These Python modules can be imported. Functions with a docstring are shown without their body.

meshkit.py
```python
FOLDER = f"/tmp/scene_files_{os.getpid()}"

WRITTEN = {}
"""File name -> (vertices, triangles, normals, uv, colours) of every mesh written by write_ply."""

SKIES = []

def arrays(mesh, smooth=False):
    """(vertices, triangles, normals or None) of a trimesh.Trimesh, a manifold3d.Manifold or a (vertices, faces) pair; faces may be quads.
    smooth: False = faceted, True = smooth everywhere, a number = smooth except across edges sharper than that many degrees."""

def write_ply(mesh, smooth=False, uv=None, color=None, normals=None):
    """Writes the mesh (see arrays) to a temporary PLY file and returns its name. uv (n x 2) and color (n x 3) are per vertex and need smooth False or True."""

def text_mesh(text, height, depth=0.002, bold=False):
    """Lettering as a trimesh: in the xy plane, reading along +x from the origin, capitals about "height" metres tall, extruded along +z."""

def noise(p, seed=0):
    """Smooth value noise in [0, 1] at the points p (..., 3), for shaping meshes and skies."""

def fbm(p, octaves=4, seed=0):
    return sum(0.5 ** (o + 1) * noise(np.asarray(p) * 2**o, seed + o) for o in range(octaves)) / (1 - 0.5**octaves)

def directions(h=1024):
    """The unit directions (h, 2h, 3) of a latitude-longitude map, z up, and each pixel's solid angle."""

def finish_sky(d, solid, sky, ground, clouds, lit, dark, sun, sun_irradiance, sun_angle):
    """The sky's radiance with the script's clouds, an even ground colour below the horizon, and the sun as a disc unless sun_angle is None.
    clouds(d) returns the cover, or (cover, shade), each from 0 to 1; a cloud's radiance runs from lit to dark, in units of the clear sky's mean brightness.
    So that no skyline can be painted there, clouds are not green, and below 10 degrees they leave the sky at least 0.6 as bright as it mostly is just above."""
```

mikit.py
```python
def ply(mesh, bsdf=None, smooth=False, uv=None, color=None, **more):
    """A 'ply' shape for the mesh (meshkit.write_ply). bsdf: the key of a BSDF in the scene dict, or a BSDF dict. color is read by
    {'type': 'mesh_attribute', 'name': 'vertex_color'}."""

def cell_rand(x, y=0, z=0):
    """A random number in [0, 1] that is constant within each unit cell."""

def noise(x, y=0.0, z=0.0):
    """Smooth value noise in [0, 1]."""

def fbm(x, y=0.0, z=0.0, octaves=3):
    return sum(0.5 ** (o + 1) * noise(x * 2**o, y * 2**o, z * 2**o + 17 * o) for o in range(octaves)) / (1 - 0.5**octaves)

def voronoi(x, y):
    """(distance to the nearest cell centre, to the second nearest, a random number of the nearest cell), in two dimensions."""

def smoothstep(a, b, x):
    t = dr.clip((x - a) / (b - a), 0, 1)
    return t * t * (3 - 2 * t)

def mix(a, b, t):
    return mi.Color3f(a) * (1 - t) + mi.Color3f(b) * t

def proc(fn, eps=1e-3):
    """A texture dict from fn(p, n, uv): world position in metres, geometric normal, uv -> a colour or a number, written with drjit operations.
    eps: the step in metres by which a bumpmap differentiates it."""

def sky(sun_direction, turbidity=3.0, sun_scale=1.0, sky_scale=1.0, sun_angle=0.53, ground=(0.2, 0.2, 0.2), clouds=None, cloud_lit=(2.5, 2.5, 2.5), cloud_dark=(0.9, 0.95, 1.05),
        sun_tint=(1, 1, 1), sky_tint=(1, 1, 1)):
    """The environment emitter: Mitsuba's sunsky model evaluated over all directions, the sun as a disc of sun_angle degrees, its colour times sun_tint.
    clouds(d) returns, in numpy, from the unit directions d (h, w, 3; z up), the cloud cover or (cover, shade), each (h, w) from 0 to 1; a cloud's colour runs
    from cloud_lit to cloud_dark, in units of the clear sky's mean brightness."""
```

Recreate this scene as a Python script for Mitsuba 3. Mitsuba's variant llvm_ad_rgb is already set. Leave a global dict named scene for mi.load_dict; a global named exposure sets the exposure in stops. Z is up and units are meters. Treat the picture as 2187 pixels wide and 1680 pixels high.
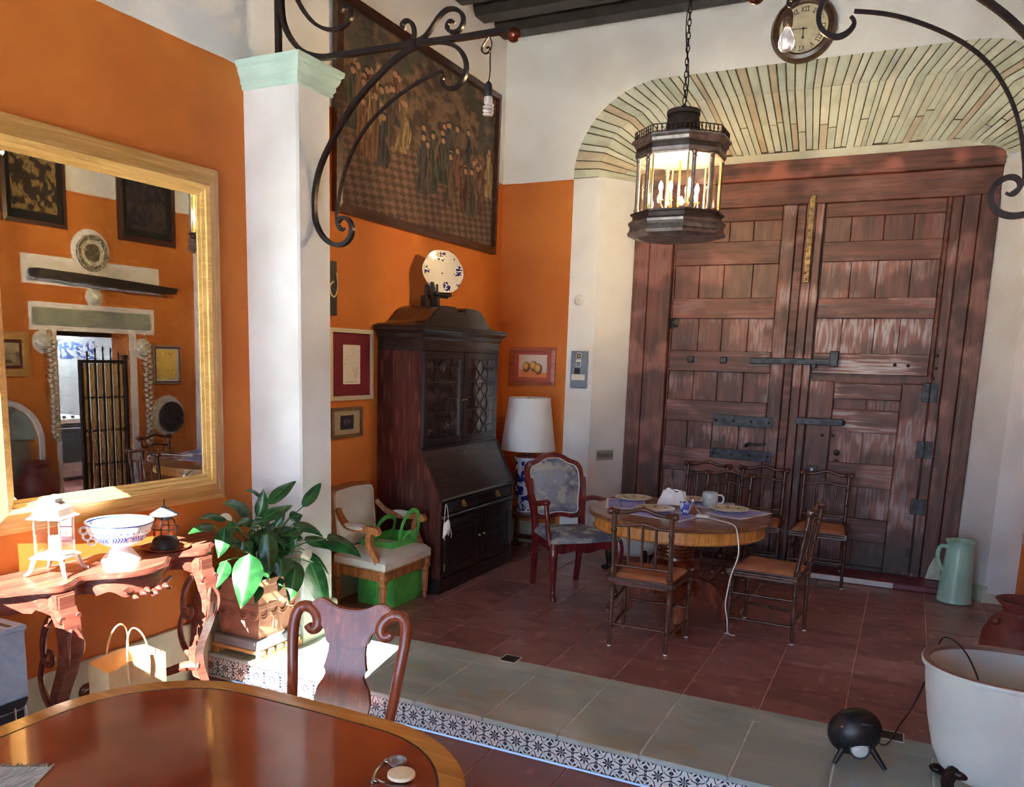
import math, random
import numpy as np, trimesh, drjit as dr, mitsuba as mi
import mikit, meshkit
from mikit import noise, fbm, smoothstep, mix, cell_rand, voronoi, proc
from shapely.geometry import Polygon, Point, LineString, box as sbox
from shapely.ops import unary_union

T = mi.ScalarTransform4f
scene, labels = {}, {}
rnd = random.Random(7)

# ---------------------------------------------------------------- camera, sky, sun, exposure
exposure = 3.95
CAM = np.array([0.14048, -4.30876, 1.75792])
_f = np.array([-0.43886705, 0.88202452, -0.17154726]); _u = np.array([-0.10118651, 0.14118878, 0.98479796])
scene['camera'] = {'type': 'perspective', 'fov': 63.131, 'fov_axis': 'x', 'near_clip': 0.05, 'far_clip': 200.0,
    'principal_point_offset_x': 0.02295, 'principal_point_offset_y': -0.14032,
    'to_world': T().look_at(origin=CAM.tolist(), target=(CAM + _f).tolist(), up=_u.tolist())}
SUN = np.array([0.20, -1.0, 0.84]); SUN /= np.linalg.norm(SUN)
scene['sky'] = mikit.sky(SUN.tolist(), turbidity=3.5, sun_scale=0.0, sky_scale=1.0, ground=(0.40, 0.40, 0.38), sky_tint=(0.82, 1.0, 1.3))
scene['sky']['sampling_weight'] = 6.0
scene['sunlight'] = {'type': 'directional', 'direction': (-SUN).tolist(), 'sampling_weight': 2.0,
    'irradiance': {'type': 'rgb', 'value': [3.4, 3.2, 2.8]}}

# ---------------------------------------------------------------- helpers
def lin(r, g, b):
    return [float((c / 255 / 12.92) if c <= 10 else ((c / 255 + 0.055) / 1.055) ** 2.4) for c in (r, g, b)]
def rgb(c): return {'type': 'rgb', 'value': list(c)}
def mat(name, col, rough=0.5, two=True, **kw):
    """principled material; col = sRGB triple, or a function (p, n, uv) -> linear colour"""
    d = {'type': 'principled', 'base_color': proc(col) if callable(col) else rgb(lin(*col)), 'roughness': rough}
    d.update(kw)
    scene[name] = {'type': 'twosided', 'b': d} if two else d
    return name
def cat(*ms):
    ms = [m for m in (ms[0] if len(ms) == 1 and isinstance(ms[0], (list, tuple)) else ms)]
    return trimesh.util.concatenate(ms)
def tri(v, f):
    f = np.asarray(f, int)
    if f.shape[1] == 4: f = np.vstack([f[:, [0, 1, 2]], f[:, [0, 2, 3]]])
    return trimesh.Trimesh(np.asarray(v, float), f, process=False)
def bx(x0, x1, y0, y1, z0, z1, b=0.004):
    """box with chamfered edges"""
    c = np.array([(x0 + x1) / 2, (y0 + y1) / 2, (z0 + z1) / 2]); h = np.abs([x1 - x0, y1 - y0, z1 - z0]) / 2
    b = min(b, 0.45 * h.min())
    if b <= 0:
        m = trimesh.creation.box(2 * h); m.apply_translation(c); return m
    pts = []
    for sx in (-1, 1):
        for sy in (-1, 1):
            for sz in (-1, 1):
                s = np.array([sx, sy, sz])
                for k in range(3):
                    q = h - b; q[k] = h[k]; pts.append(c + s * q)
    return trimesh.convex.convex_hull(np.array(pts))
def hull(pts): return trimesh.convex.convex_hull(np.asarray(pts, float))
def spline(pts, n=40, closed=False):
    from scipy.interpolate import CubicSpline
    p = np.asarray(pts, float)
    if closed: p = np.vstack([p, p[:1]])
    d = np.r_[0, np.cumsum(np.sqrt(np.linalg.norm(np.diff(p, axis=0), axis=1)) + 1e-9)]
    return CubicSpline(d, p, bc_type='periodic' if closed else 'natural')(np.linspace(0, d[-1], n))
def tube(pts, r, n=8, closed=False, sq=None, up=None):
    """tube along a polyline; r a number or one per point; sq=(a,b) makes a flat bar of half sizes a*r, b*r"""
    p = np.asarray(pts, float); m = len(p); r = np.broadcast_to(np.asarray(r, float), (m,))
    t = np.roll(p, -1, 0) - np.roll(p, 1, 0) if closed else np.gradient(p, axis=0)
    t /= np.linalg.norm(t, axis=1, keepdims=True) + 1e-12
    a = np.array([0, 0, 1.0]) if abs(t[0][2]) < 0.9 else np.array([1.0, 0, 0])
    if up is not None: a = np.asarray(up, float)
    N = np.zeros((m, 3)); a = a - t[0] * (a @ t[0]); N[0] = a / np.linalg.norm(a)
    for i in range(1, m):
        a = (np.asarray(up, float) if up is not None else N[i - 1]); a = a - t[i] * (a @ t[i])
        N[i] = a / (np.linalg.norm(a) + 1e-12)
    B = np.cross(t, N)
    if sq: ca = np.array([-1, 1, 1, -1.0]) * sq[0]; sa = np.array([-1, -1, 1, 1.0]) * sq[1]; n = 4
    else:
        an = np.arange(n) * 2 * np.pi / n; ca, sa = np.cos(an), np.sin(an)
    v = p[:, None] + r[:, None, None] * (ca[None, :, None] * N[:, None] + sa[None, :, None] * B[:, None])
    q = []
    for i in range(m if closed else m - 1):
        j = (i + 1) % m
        for k in range(n):
            l = (k + 1) % n; q.append([i * n + k, i * n + l, j * n + l, j * n + k])
    v = v.reshape(-1, 3); f = np.array(q); f = np.vstack([f[:, [0, 1, 2]], f[:, [0, 2, 3]]])
    if not closed:
        v = np.vstack([v, p[0], p[-1]])
        caps = [[k, len(v) - 2, (k + 1) % n] for k in range(n)][::1]
        caps = [[(k + 1) % n, k, len(v) - 2] for k in range(n)] + [[(m - 1) * n + k, (m - 1) * n + (k + 1) % n, len(v) - 1] for k in range(n)]
        f = np.vstack([f, caps])
    return trimesh.Trimesh(v, f, process=False)
def lathe(prof, n=32, c=(0, 0, 0), cap=True, squash=None, flute=None):
    """profile of (radius, z) turned about z"""
    p = np.asarray(prof, float); m = len(p); an = np.arange(n) * 2 * np.pi / n
    rr = np.repeat(p[:, :1], n, 1)
    if flute: rr = rr * (1 + flute[1] * np.cos(flute[0] * an)[None] * (flute[2](p[:, 1])[:, None] if len(flute) > 2 else 1))
    x = rr * np.cos(an); y = rr * np.sin(an)
    if squash: x, y = x * squash[0], y * squash[1]
    v = np.stack([x, y, np.repeat(p[:, 1:], n, 1)], -1).reshape(-1, 3)
    f = []
    for i in range(m - 1):
        for k in range(n):
            l = (k + 1) % n; f.append([i * n + k, i * n + l, (i + 1) * n + l, (i + 1) * n + k])
    f = np.array(f); f = np.vstack([f[:, [0, 1, 2]], f[:, [0, 2, 3]]])
    if cap:
        for i, s in ((0, 1), (m - 1, -1)):
            if p[i, 0] > 1e-6:
                v = np.vstack([v, [0, 0, p[i, 1]]]); c0 = len(v) - 1
                f = np.vstack([f, [([i * n + (k + 1) % n, i * n + k, c0] if s == 1 else [i * n + k, i * n + (k + 1) % n, c0]) for k in range(n)]])
    mesh = trimesh.Trimesh(v, f, process=False); mesh.apply_translation(c)
    return mesh
AX = {'z': np.eye(4), 'x': np.array([[0, 0, 1, 0], [1, 0, 0, 0], [0, 1, 0, 0], [0, 0, 0, 1.0]]),   # poly (u,v) -> plane: x: (y,z) out +x
      'y': np.array([[1, 0, 0, 0], [0, 0, -1, 0], [0, 1, 0, 0], [0, 0, 0, 1.0]])}                 # y: (x,z) out -y
def prism(poly, d, axis='z', at=0.0, bev=0.0):
    """extrude a polygon by d; axis x: polygon in (y,z) going to +x from at; axis y: polygon in (x,z) going to -y from at"""
    if not hasattr(poly, 'geom_type'): poly = Polygon(poly)
    poly = poly.buffer(0)
    polys = list(poly.geoms) if poly.geom_type == 'MultiPolygon' else [poly]
    out = []
    for P in polys:
        m = trimesh.creation.extrude_polygon(P, d - bev)
        if bev > 0:
            top = P.buffer(-bev, join_style=2)
            for Q in (list(top.geoms) if top.geom_type == 'MultiPolygon' else [top]):
                if Q.is_empty: continue
                m2 = trimesh.creation.extrude_polygon(Q, bev); m2.apply_translation([0, 0, d - bev]); m = cat(m, m2)
        out.append(m)
    m = cat(out) if len(out) > 1 else out[0]
    M = AX[axis].copy(); m.apply_transform(M)
    m.apply_translation({'z': [0, 0, at], 'x': [at, 0, 0], 'y': [0, at, 0]}[axis])
    return m
def loft(rings, cap=True):
    """closed rings (m, n, 3) of equal counts joined"""
    R = np.asarray(rings, float); m, n, _ = R.shape; f = []
    for i in range(m - 1):
        for k in range(n):
            l = (k + 1) % n; f.append([i * n + k, i * n + l, (i + 1) * n + l, (i + 1) * n + k])
    v = R.reshape(-1, 3); f = np.array(f); f = np.vstack([f[:, [0, 1, 2]], f[:, [0, 2, 3]]])
    if cap:
        v = np.vstack([v, R[0].mean(0), R[-1].mean(0)]); a, b = len(v) - 2, len(v) - 1
        f = np.vstack([f, [[(k + 1) % n, k, a] for k in range(n)], [[(m - 1) * n + k, (m - 1) * n + (k + 1) % n, b] for k in range(n)]])
    mesh = trimesh.Trimesh(v, f, process=False)
    return mesh
def grid(P):
    """surface through an (m, n, 3) grid of points"""
    P = np.asarray(P, float); m, n, _ = P.shape; f = []
    for i in range(m - 1):
        for k in range(n - 1): f.append([i * n + k, i * n + k + 1, (i + 1) * n + k + 1, (i + 1) * n + k])
    f = np.array(f); return trimesh.Trimesh(P.reshape(-1, 3), np.vstack([f[:, [0, 1, 2]], f[:, [0, 2, 3]]]), process=False)
def mould(x0, x1, y0, y1, prof):
    """stack of rectangles: prof = (offset, z)"""
    return loft([[(x0 - o, y0 - o, z), (x1 + o, y0 - o, z), (x1 + o, y1 + o, z), (x0 - o, y1 + o, z)] for o, z in prof])
def ball(c, r, s=2):
    m = trimesh.creation.icosphere(subdivisions=s, radius=1.0); m.apply_scale(r if np.ndim(r) == 0 else 1.0)
    if np.ndim(r): m.vertices = m.vertices * np.asarray(r)
    m.apply_translation(c); return m
def rotz(a, o=(0, 0, 0)): return trimesh.transformations.rotation_matrix(a, [0, 0, 1], o)
def rot(a, ax, o=(0, 0, 0)): return trimesh.transformations.rotation_matrix(a, ax, o)
def moved(m, t=(0, 0, 0), rz=0.0, M=None):
    m = m.copy()
    if M is not None: m.apply_transform(M)
    if rz: m.apply_transform(rotz(rz))
    m.apply_translation(t); return m
def pillow(poly, h, n=14, axis='z', at=0.0, p=2.5):
    """soft cushion over a polygon: flat bottom, domed top (height by distance to the rim)"""
    mnx, mny, mxx, mxy = poly.bounds; c = np.array(poly.centroid.coords[0]); ring = np.array(poly.exterior.coords)[:-1]
    L = LineString(poly.exterior.coords); k = max(36, 4 * n); ring = np.array([L.interpolate(i / k, normalized=True).coords[0] for i in range(k)])
    rows = []
    for s in np.linspace(1, 0.02, n):
        q = c + (ring - c) * s
        rows.append(np.c_[q, np.full(k, h * (1 - s ** p) ** (1 / p))])
    bottom = np.c_[ring, np.zeros(k)]
    m = loft([bottom] + rows[0:], cap=True); M = AX[axis].copy(); m.apply_transform(M)
    m.apply_translation({'z': [0, 0, at], 'x': [at, 0, 0], 'y': [0, at, 0]}[axis]); return m

counts = {}
def fresh(key):
    if key not in counts: counts[key] = 0; return key
    counts[key] += 1; return f'{key}_{counts[key]:03d}'
def thing(name, label=None, cat_=None, group=None, kind=None):
    k = fresh(name); d = {}
    if label: d['label'] = label
    if cat_: d['category'] = cat_
    if group: d['group'] = group
    if kind: d['kind'] = kind
    labels[k] = d; return k
def put(key, mesh, m, smooth=35, label=None, kind=None, **kw):
    assert key not in scene, key
    scene[key] = mikit.ply(mesh, m, smooth=smooth, **kw)
    if label or kind:
        labels.setdefault(key, {})
        if label: labels[key]['label'] = label
        if kind: labels[key]['kind'] = kind
    return key
def part(parent, name, mesh, m, smooth=35, label=None, kind=None, **kw):
    return put(fresh(parent + '__' + name), mesh, m, smooth, label, kind, **kw)
def reuse(parent, name, ply_key, to_world=None, m=None, label=None):
    k = fresh(parent + '__' + name); d = dict(scene[ply_key])
    if m: d['bsdf'] = {'type': 'ref', 'id': m}
    if to_world is not None: d['to_world'] = to_world
    scene[k] = d
    if label: labels[k] = {'label': label}
    return k
def struct(name, mesh=None, m=None, smooth=False, label=None, **kw):
    k = thing(name, label=label, kind='structure')
    if mesh is not None: put(k, mesh, m, smooth, **kw)
    return k
def one(name, mesh, m, label, cat_, group=None, smooth=35, **kw):
    k = thing(name, label, cat_, group); put(k, mesh, m, smooth, **kw); return k
def L3(c): return mi.Color3f(*c)
# ---------------------------------------------------------------- materials
def wood(a, b, c, axis=0, s=6.0, rough=0.4, name=None, coat=0.0, **kw):
    """wood grain: streaks along the given axis between the linear colours of three sRGB tones"""
    A, B, C = lin(*a), lin(*b), lin(*c)
    def fn(p, n, uv):
        q = [p.x, p.y, p.z]
        k = [s * 6, s * 6, s * 6]; k[axis] = s * 0.45
        g = fbm(q[0] * k[0], q[1] * k[1], q[2] * k[2], 4)
        f = fbm(q[0] * k[0] * 4 + 7, q[1] * k[1] * 4, q[2] * k[2] * 4, 2)
        col = mix(A, B, smoothstep(0.3, 0.7, g))
        return mix(col, C, smoothstep(0.52, 0.8, f) * 0.75)
    return mat(name, fn, rough, clearcoat=coat, clearcoat_gloss=0.9, **kw)
def mottled(name, a, b, s, rough, lo=0.3, hi=0.7, oc=4, **kw):
    A, B = lin(*a), lin(*b)
    return mat(name, lambda p, n, uv: mix(A, B, smoothstep(lo, hi, fbm(p.x * s, p.y * s, p.z * s, oc))), rough, **kw)
ORANGE_A, ORANGE_B, WHITE_W = lin(198, 114, 46), lin(186, 100, 38), lin(226, 226, 224)
def wall_paint(p, white, z0):
    o = mix(ORANGE_A, ORANGE_B, smoothstep(0.3, 0.7, fbm(p.x * 1.7, p.y * 1.7, p.z * 1.7, 4)))
    w = mix(WHITE_W, lin(214, 212, 208), smoothstep(0.35, 0.75, fbm(p.x * 2.3 + 5, p.y * 2.3, p.z * 2.3, 3)))
    return dr.select((p.z + 0.004 * fbm(p.x * 9, p.y * 9, 0.0, 2) > z0) | white, w, o)
mat('paint_left', lambda p, n, uv: wall_paint(p, mi.Bool(False), 3.357), 0.75)
mat('paint_back', lambda p, n, uv: wall_paint(p, p.x > -2.739, 3.357), 0.75)
mat('paint_right', lambda p, n, uv: wall_paint(p, mi.Bool(False), 3.25), 0.75)
mottled('white_plaster', (228, 228, 227), (216, 214, 210), 2.3, 0.75)
mottled('cream_trim', (196, 200, 176), (180, 186, 164), 5, 0.6)
mottled('capital_paint', (196, 224, 212), (180, 208, 198), 4, 0.55)
for i, (a, b) in enumerate([((150, 104, 98), (128, 88, 84)), ((144, 98, 92), (124, 86, 82)), ((152, 108, 102), (136, 94, 90)), ((140, 98, 94), (148, 104, 94))]):
    A, B, S_ = lin(*a), lin(*b), lin(176, 128, 116)
    def tile_fn(p, n, uv, A=A, B=B, S_=S_, i=i):
        c = mix(A, B, smoothstep(0.3, 0.7, fbm(p.x * 5 + i * 3, p.y * 9, 0.3 * i, 4)))
        return mix(c, S_, smoothstep(0.66, 0.8, fbm(p.x * 14, p.y * 14 + 9, 1.0 * i, 3)) * 0.5)
    mat(f'clay_tile_{i}', tile_fn, 0.3, specular=0.45)
mottled('grout', (206, 160, 148), (186, 140, 128), 12, 0.9)
def stone_fn(p, n, uv):
    g = fbm(p.x * 2.2 + 3, p.y * 4.5, 2.0, 5)
    c = mix(lin(190, 206, 202), lin(162, 186, 184), smoothstep(0.3, 0.65, g))
    return mix(c, lin(176, 172, 146), smoothstep(0.58, 0.75, fbm(p.x * 3 + 11, p.y * 5, 5.0, 3)) * 0.5)
mat('green_stone', stone_fn, 0.22, specular=0.5)
mottled('stone_joint', (226, 234, 230), (200, 214, 212), 20, 0.8)
# talavera riser tile: uv runs 0..1 over each tile
def talavera(p, n, uv):
    x, y = uv.x - 0.5, uv.y - 0.5
    r = dr.sqrt(x * x + y * y); a = dr.atan2(y, x)
    k = a / (2 * math.pi) * 8; k = k - dr.round(k)                        # eight petals
    w = k * 2 * math.pi / 8 * r
    t = (r - 0.075) / 0.185
    petal = (t > 0) & (t < 1) & (dr.abs(w) < 0.062 * dr.sqrt(dr.maximum(t, 0)) * (1.18 - t) * 1.25)
    core = (r < 0.062) & (r > 0.022)
    ax, ay = dr.abs(x), dr.abs(y)
    cx, cy = 0.5 - ax, 0.5 - ay                                            # corner coordinates
    diam = (dr.abs(cx - cy) < 0.05) & (cx + cy > 0.10) & (cx + cy < 0.28)
    tri1 = (cx < 0.10) & (cy > 0.16) & (cy < 0.36) & (dr.abs(cy - 0.26) < (0.10 - cx))
    tri2 = (cy < 0.10) & (cx > 0.16) & (cx < 0.36) & (dr.abs(cx - 0.26) < (0.10 - cy))
    leaf = (dr.abs(dr.sqrt(dr.square(cx - 0.03) + dr.square(cy - 0.03)) - 0.36) < 0.02) & (dr.abs(cx - cy) > 0.04)
    line = (dr.abs(dr.abs(ax - ay)) < 0.008) & (r > 0.28)
    sm = (dr.square(cx) + dr.square(cy - 0.44) < 0.0022) | (dr.square(cy) + dr.square(cx - 0.44) < 0.0022)
    ink = petal | core | diam | tri1 | tri2 | leaf | line | sm
    return dr.select(ink, mi.Color3f(*lin(28, 36, 62)), mi.Color3f(*lin(232, 238, 234)))
mat('talavera', talavera, 0.18, specular=0.6)
def brick_mat(i, a, b):
    A, B = lin(*a), lin(*b)
    mat(f'vault_brick_{i}', lambda p, n, uv: mix(A, B, smoothstep(0.3, 0.7, fbm(p.x * 7 + i, p.y * 7, p.z * 7, 4))), 0.85)
for i, ab in enumerate([((196, 200, 178), (180, 184, 162)), ((204, 204, 182), (188, 188, 166)), ((188, 194, 176), (172, 178, 160)), ((190, 178, 152), (176, 164, 140)), ((200, 204, 186), (190, 196, 180))]): brick_mat(i, *ab)
mottled('vault_mortar', (92, 82, 68), (66, 58, 50), 14, 0.95)
mottled('vault_plaster', (206, 208, 192), (194, 194, 176), 6, 0.85)
# old painted door boards: brown and red wood, worn to grey and flaking to pale paint, more of it in the middle band of the door
def old_wood(axis, seed, red, pale, dark):
    def fn(p, n, uv):
        q = [p.x, p.y, p.z]; k = [26.0, 26.0, 26.0]; k[axis] = 2.2
        g = fbm(q[0] * k[0] + seed, q[1] * k[1], q[2] * k[2] + seed, 4)
        f = fbm(q[0] * k[0] * 2.5, q[1] * k[1] * 2.5 + seed, q[2] * k[2] * 2.5, 3)
        blot = fbm(p.x * 3.4 + seed, 0.0, p.z * 3.4 - seed, 3)
        c = mix(lin(104, 60, 50), lin(72, 44, 38), smoothstep(0.32, 0.68, g))
        c = mix(c, lin(150, 88, 74), smoothstep(0.46, 0.7, blot) * red)
        c = mix(c, lin(168, 158, 162), smoothstep(0.5, 0.72, 0.55 * f + 0.45 * blot + 0.0 * g) * pale)
        wet = smoothstep(0.55, 0.1, p.z) * smoothstep(0.3, 0.6, fbm(p.x * 5, 1.0, p.z * 4 + seed, 3))
        c = mix(c, lin(62, 58, 52), wet * 0.8 * dark)
        return mix(c, lin(40, 28, 25), smoothstep(0.62, 0.74, f) * 0.55)
    return fn
mat('door_beam', old_wood(0, 1.0, 0.25, 0.1, 0.3), 0.6)
mat('lintel_wood', old_wood(0, 5.0, 1.0, 0.0, 0.0), 0.6)
mat('jamb_wood', old_wood(2, 3.0, 0.5, 0.15, 0.6), 0.5)
mat('door_rail_dark', old_wood(0, 2.0, 0.35, 0.25, 1.0), 0.55)
mat('door_rail_red', old_wood(0, 8.0, 0.8, 0.55, 1.0), 0.5)
mat('door_rail_pale', old_wood(0, 4.0, 0.5, 1.35, 1.0), 0.5)
mat('door_stile_mid', old_wood(2, 6.0, 0.6, 0.7, 1.0), 0.5)
mat('door_plank_dark', old_wood(2, 9.0, 0.4, 0.2, 1.0), 0.5)
mat('door_plank_mid', old_wood(2, 12.0, 0.6, 0.75, 1.0), 0.5)
mat('door_plank_pale', old_wood(2, 15.0, 0.5, 1.2, 1.0), 0.45)
mottled('old_iron', (62, 64, 70), (40, 40, 44), 30, 0.45, metallic=0.6)
mottled('gilt', (150, 124, 72), (96, 76, 50), 30, 0.45, metallic=0.3)
mottled('threshold_paint', (112, 52, 60), (92, 40, 48), 8, 0.35)
mottled('black_beam', (38, 33, 30), (24, 21, 20), 9, 0.5)
mottled('ceiling_board', (60, 54, 50), (44, 40, 38), 6, 0.7)
mottled('wrought_iron', (46, 36, 36), (32, 26, 27), 25, 0.32, metallic=0.5)
mottled('copper_ball', (110, 58, 44), (84, 42, 34), 20, 0.25, metallic=0.8)
mat('black_vent', (22, 22, 24), 0.5)
scene['silver_mirror'] = {'type': 'twosided', 'b': {'type': 'conductor', 'material': 'none', 'specular_reflectance': rgb((0.86, 0.86, 0.83))}}
scene['window_glass'] = {'type': 'thindielectric', 'int_ior': 1.5}

# ---------------------------------------------------------------- the setting
XL, YB, XR, YF, ZC, ZL = -3.443, 3.014, 1.006, -5.4, 4.95, -0.155
STEP = -0.80
# upper floor: grout bed, terracotta tiles 40 cm, pale green stone edge
fl = struct('floor', bx(XL, XR, 0.0, 3.36, -0.13, -0.006, 0), 'grout')
tile_master = {}
for i in range(-9, 3):
    for j in range(0, 9):
        x0, x1 = max(0.4 * i, XL), min(0.4 * i + 0.4, XR); y0, y1 = 0.4 * j, min(0.4 * j + 0.4, 3.36)
        if x1 - x0 < 0.03 or y1 - y0 < 0.03 or (y0 > 3.0 and not -2.5 < (x0 + x1) / 2 < 0.85): continue
        g = 0.004; k = (round(x1 - x0, 3), round(y1 - y0, 3)); m = f'clay_tile_{rnd.randrange(4)}'
        pos = T().translate([x0, y0, rnd.uniform(-0.0012, 0.0008)])
        if k not in tile_master:
            key = part(fl, 'tile', bx(g, k[0] - g, g, k[1] - g, -0.02, 0.0, 0.003), m, False); scene[key]['to_world'] = pos; tile_master[k] = key
        else: reuse(fl, 'tile', tile_master[k], pos, m)
for i in range(-9, 3):
    x0, x1 = max(0.4 * i, XL), min(0.4 * i + 0.4, XR)
    if x1 - x0 < 0.02: continue
    part(fl, 'stone_slab', bx(x0 + .0015, x1 - .0015, -0.164, -0.0015, -0.03, 0.0, 0.002), 'green_stone', False)
    part(fl, 'stone_slab', bx(x0 + .0015, x1 - .0015, STEP - 0.018, -0.167, -0.026, 0.0, 0.006), 'green_stone', False)
part(fl, 'step_core', bx(XL, XR, STEP + 0.012, -0.001, ZL, -0.0035, 0), 'stone_joint', False)
k0 = None
nt = int((XR - XL) / 0.1184) + 1
uvq = np.array([[0, 0], [1, 0], [1, 1], [0, 1.0]])
rt = tri([[0.001, 0, 0.001], [0.1174, 0, 0.001], [0.1174, 0, 0.1174], [0.001, 0, 0.1174]], [[0, 1, 2, 3]])
for i in range(nt):
    x = -3.49 + 0.0588 * 0 + 0.1184 * i - 0.0
    if x + 0.1184 > XR or x < XL - 0.06: continue
    if k0 is None:
        k0 = part(fl, 'riser_tile', rt, 'talavera', False, uv=uvq); scene[k0]['to_world'] = T().translate([x, STEP, -0.1465])
    else: reuse(fl, 'riser_tile', k0, T().translate([x, STEP, -0.1465]))
# vents let into the tiles at the edge
for n_, (x, lab) in enumerate([(-1.83, 'small black square insert in the floor, left of the two along the stone edge'), (0.228, 'small black square insert in the floor beside the black spotlight')]):
    v = thing('floor_insert', lab, 'floor vent')
    put(v, bx(x - .048, x + .048, -0.048, 0.052, -0.02, 0.0022, 0.001), 'black_vent', False)
    fr = prism(sbox(x - .054, -0.054, x + .054, .058).difference(sbox(x - .048, -0.048, x + .048, .052)), 0.02, at=-0.0178)
    part(v, 'rim', fr, 'stone_joint', False)
# lower floor
fl2 = struct('floor_lower', bx(XL, XR, YF - 0.2, STEP, ZL - 0.1, ZL - 0.005, 0), 'grout')
for i in range(-9, 3):
    for j in range(0, 12):
        x0, x1 = max(0.4 * i + 0.06, XL), min(0.4 * i + 0.46, XR); y1 = STEP - 0.4 * j; y0 = max(y1 - 0.4, YF - 0.2)
        if x1 - x0 < 0.03 or y1 - y0 < 0.05: continue
        k = ('L', round(x1 - x0, 3), round(y1 - y0, 3)); m = f'clay_tile_{rnd.randrange(4)}'; pos = T().translate([x0, y0, ZL + rnd.uniform(-0.001, 0.001)])
        if k not in tile_master:
            key = part(fl2, 'tile', bx(.004, k[1] - .004, .004, k[2] - .004, -0.02, 0.0, 0.003), m, False); scene[key]['to_world'] = pos; tile_master[k] = key
        else: reuse(fl2, 'tile', tile_master[k], pos, m)
# left wall, its pilaster and baseboards
wl = struct('wall_left', bx(XL - 0.3, XL, YF - .3, 3.75, ZL - .1, ZC, 0), 'paint_left')
pil = struct('pilaster_left', bx(XL - 0.01, -3.054, -0.403, -0.105, 0, 3.25, 0.012), 'white_plaster')
CAPP = [(0.0, 3.225), (0.012, 3.232), (0.012, 3.25), (0.024, 3.262), (0.024, 3.285), (0.034, 3.298), (0.044, 3.322), (0.044, 3.335), (0.058, 3.345), (0.062, 3.372), (0.0, 3.378)]
part(pil, 'capital', mould(XL, -3.054, -0.403, -0.105, CAPP), 'capital_paint', False)
part(pil, 'baseboard', mould(XL, -3.054, -0.403, -0.105, [(0.022, 0.0), (0.022, 0.195), (0.016, 0.21), (0.0, 0.213)]), 'cream_trim', False)
def board(name, x0, x1, y0, y1, z0, z1): return struct(name, bx(x0, x1, y0, y1, z0, z1, 0.006), 'cream_trim')
board('baseboard_left', XL, XL + 0.02, -0.105, YB, 0, 0.21)
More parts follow.
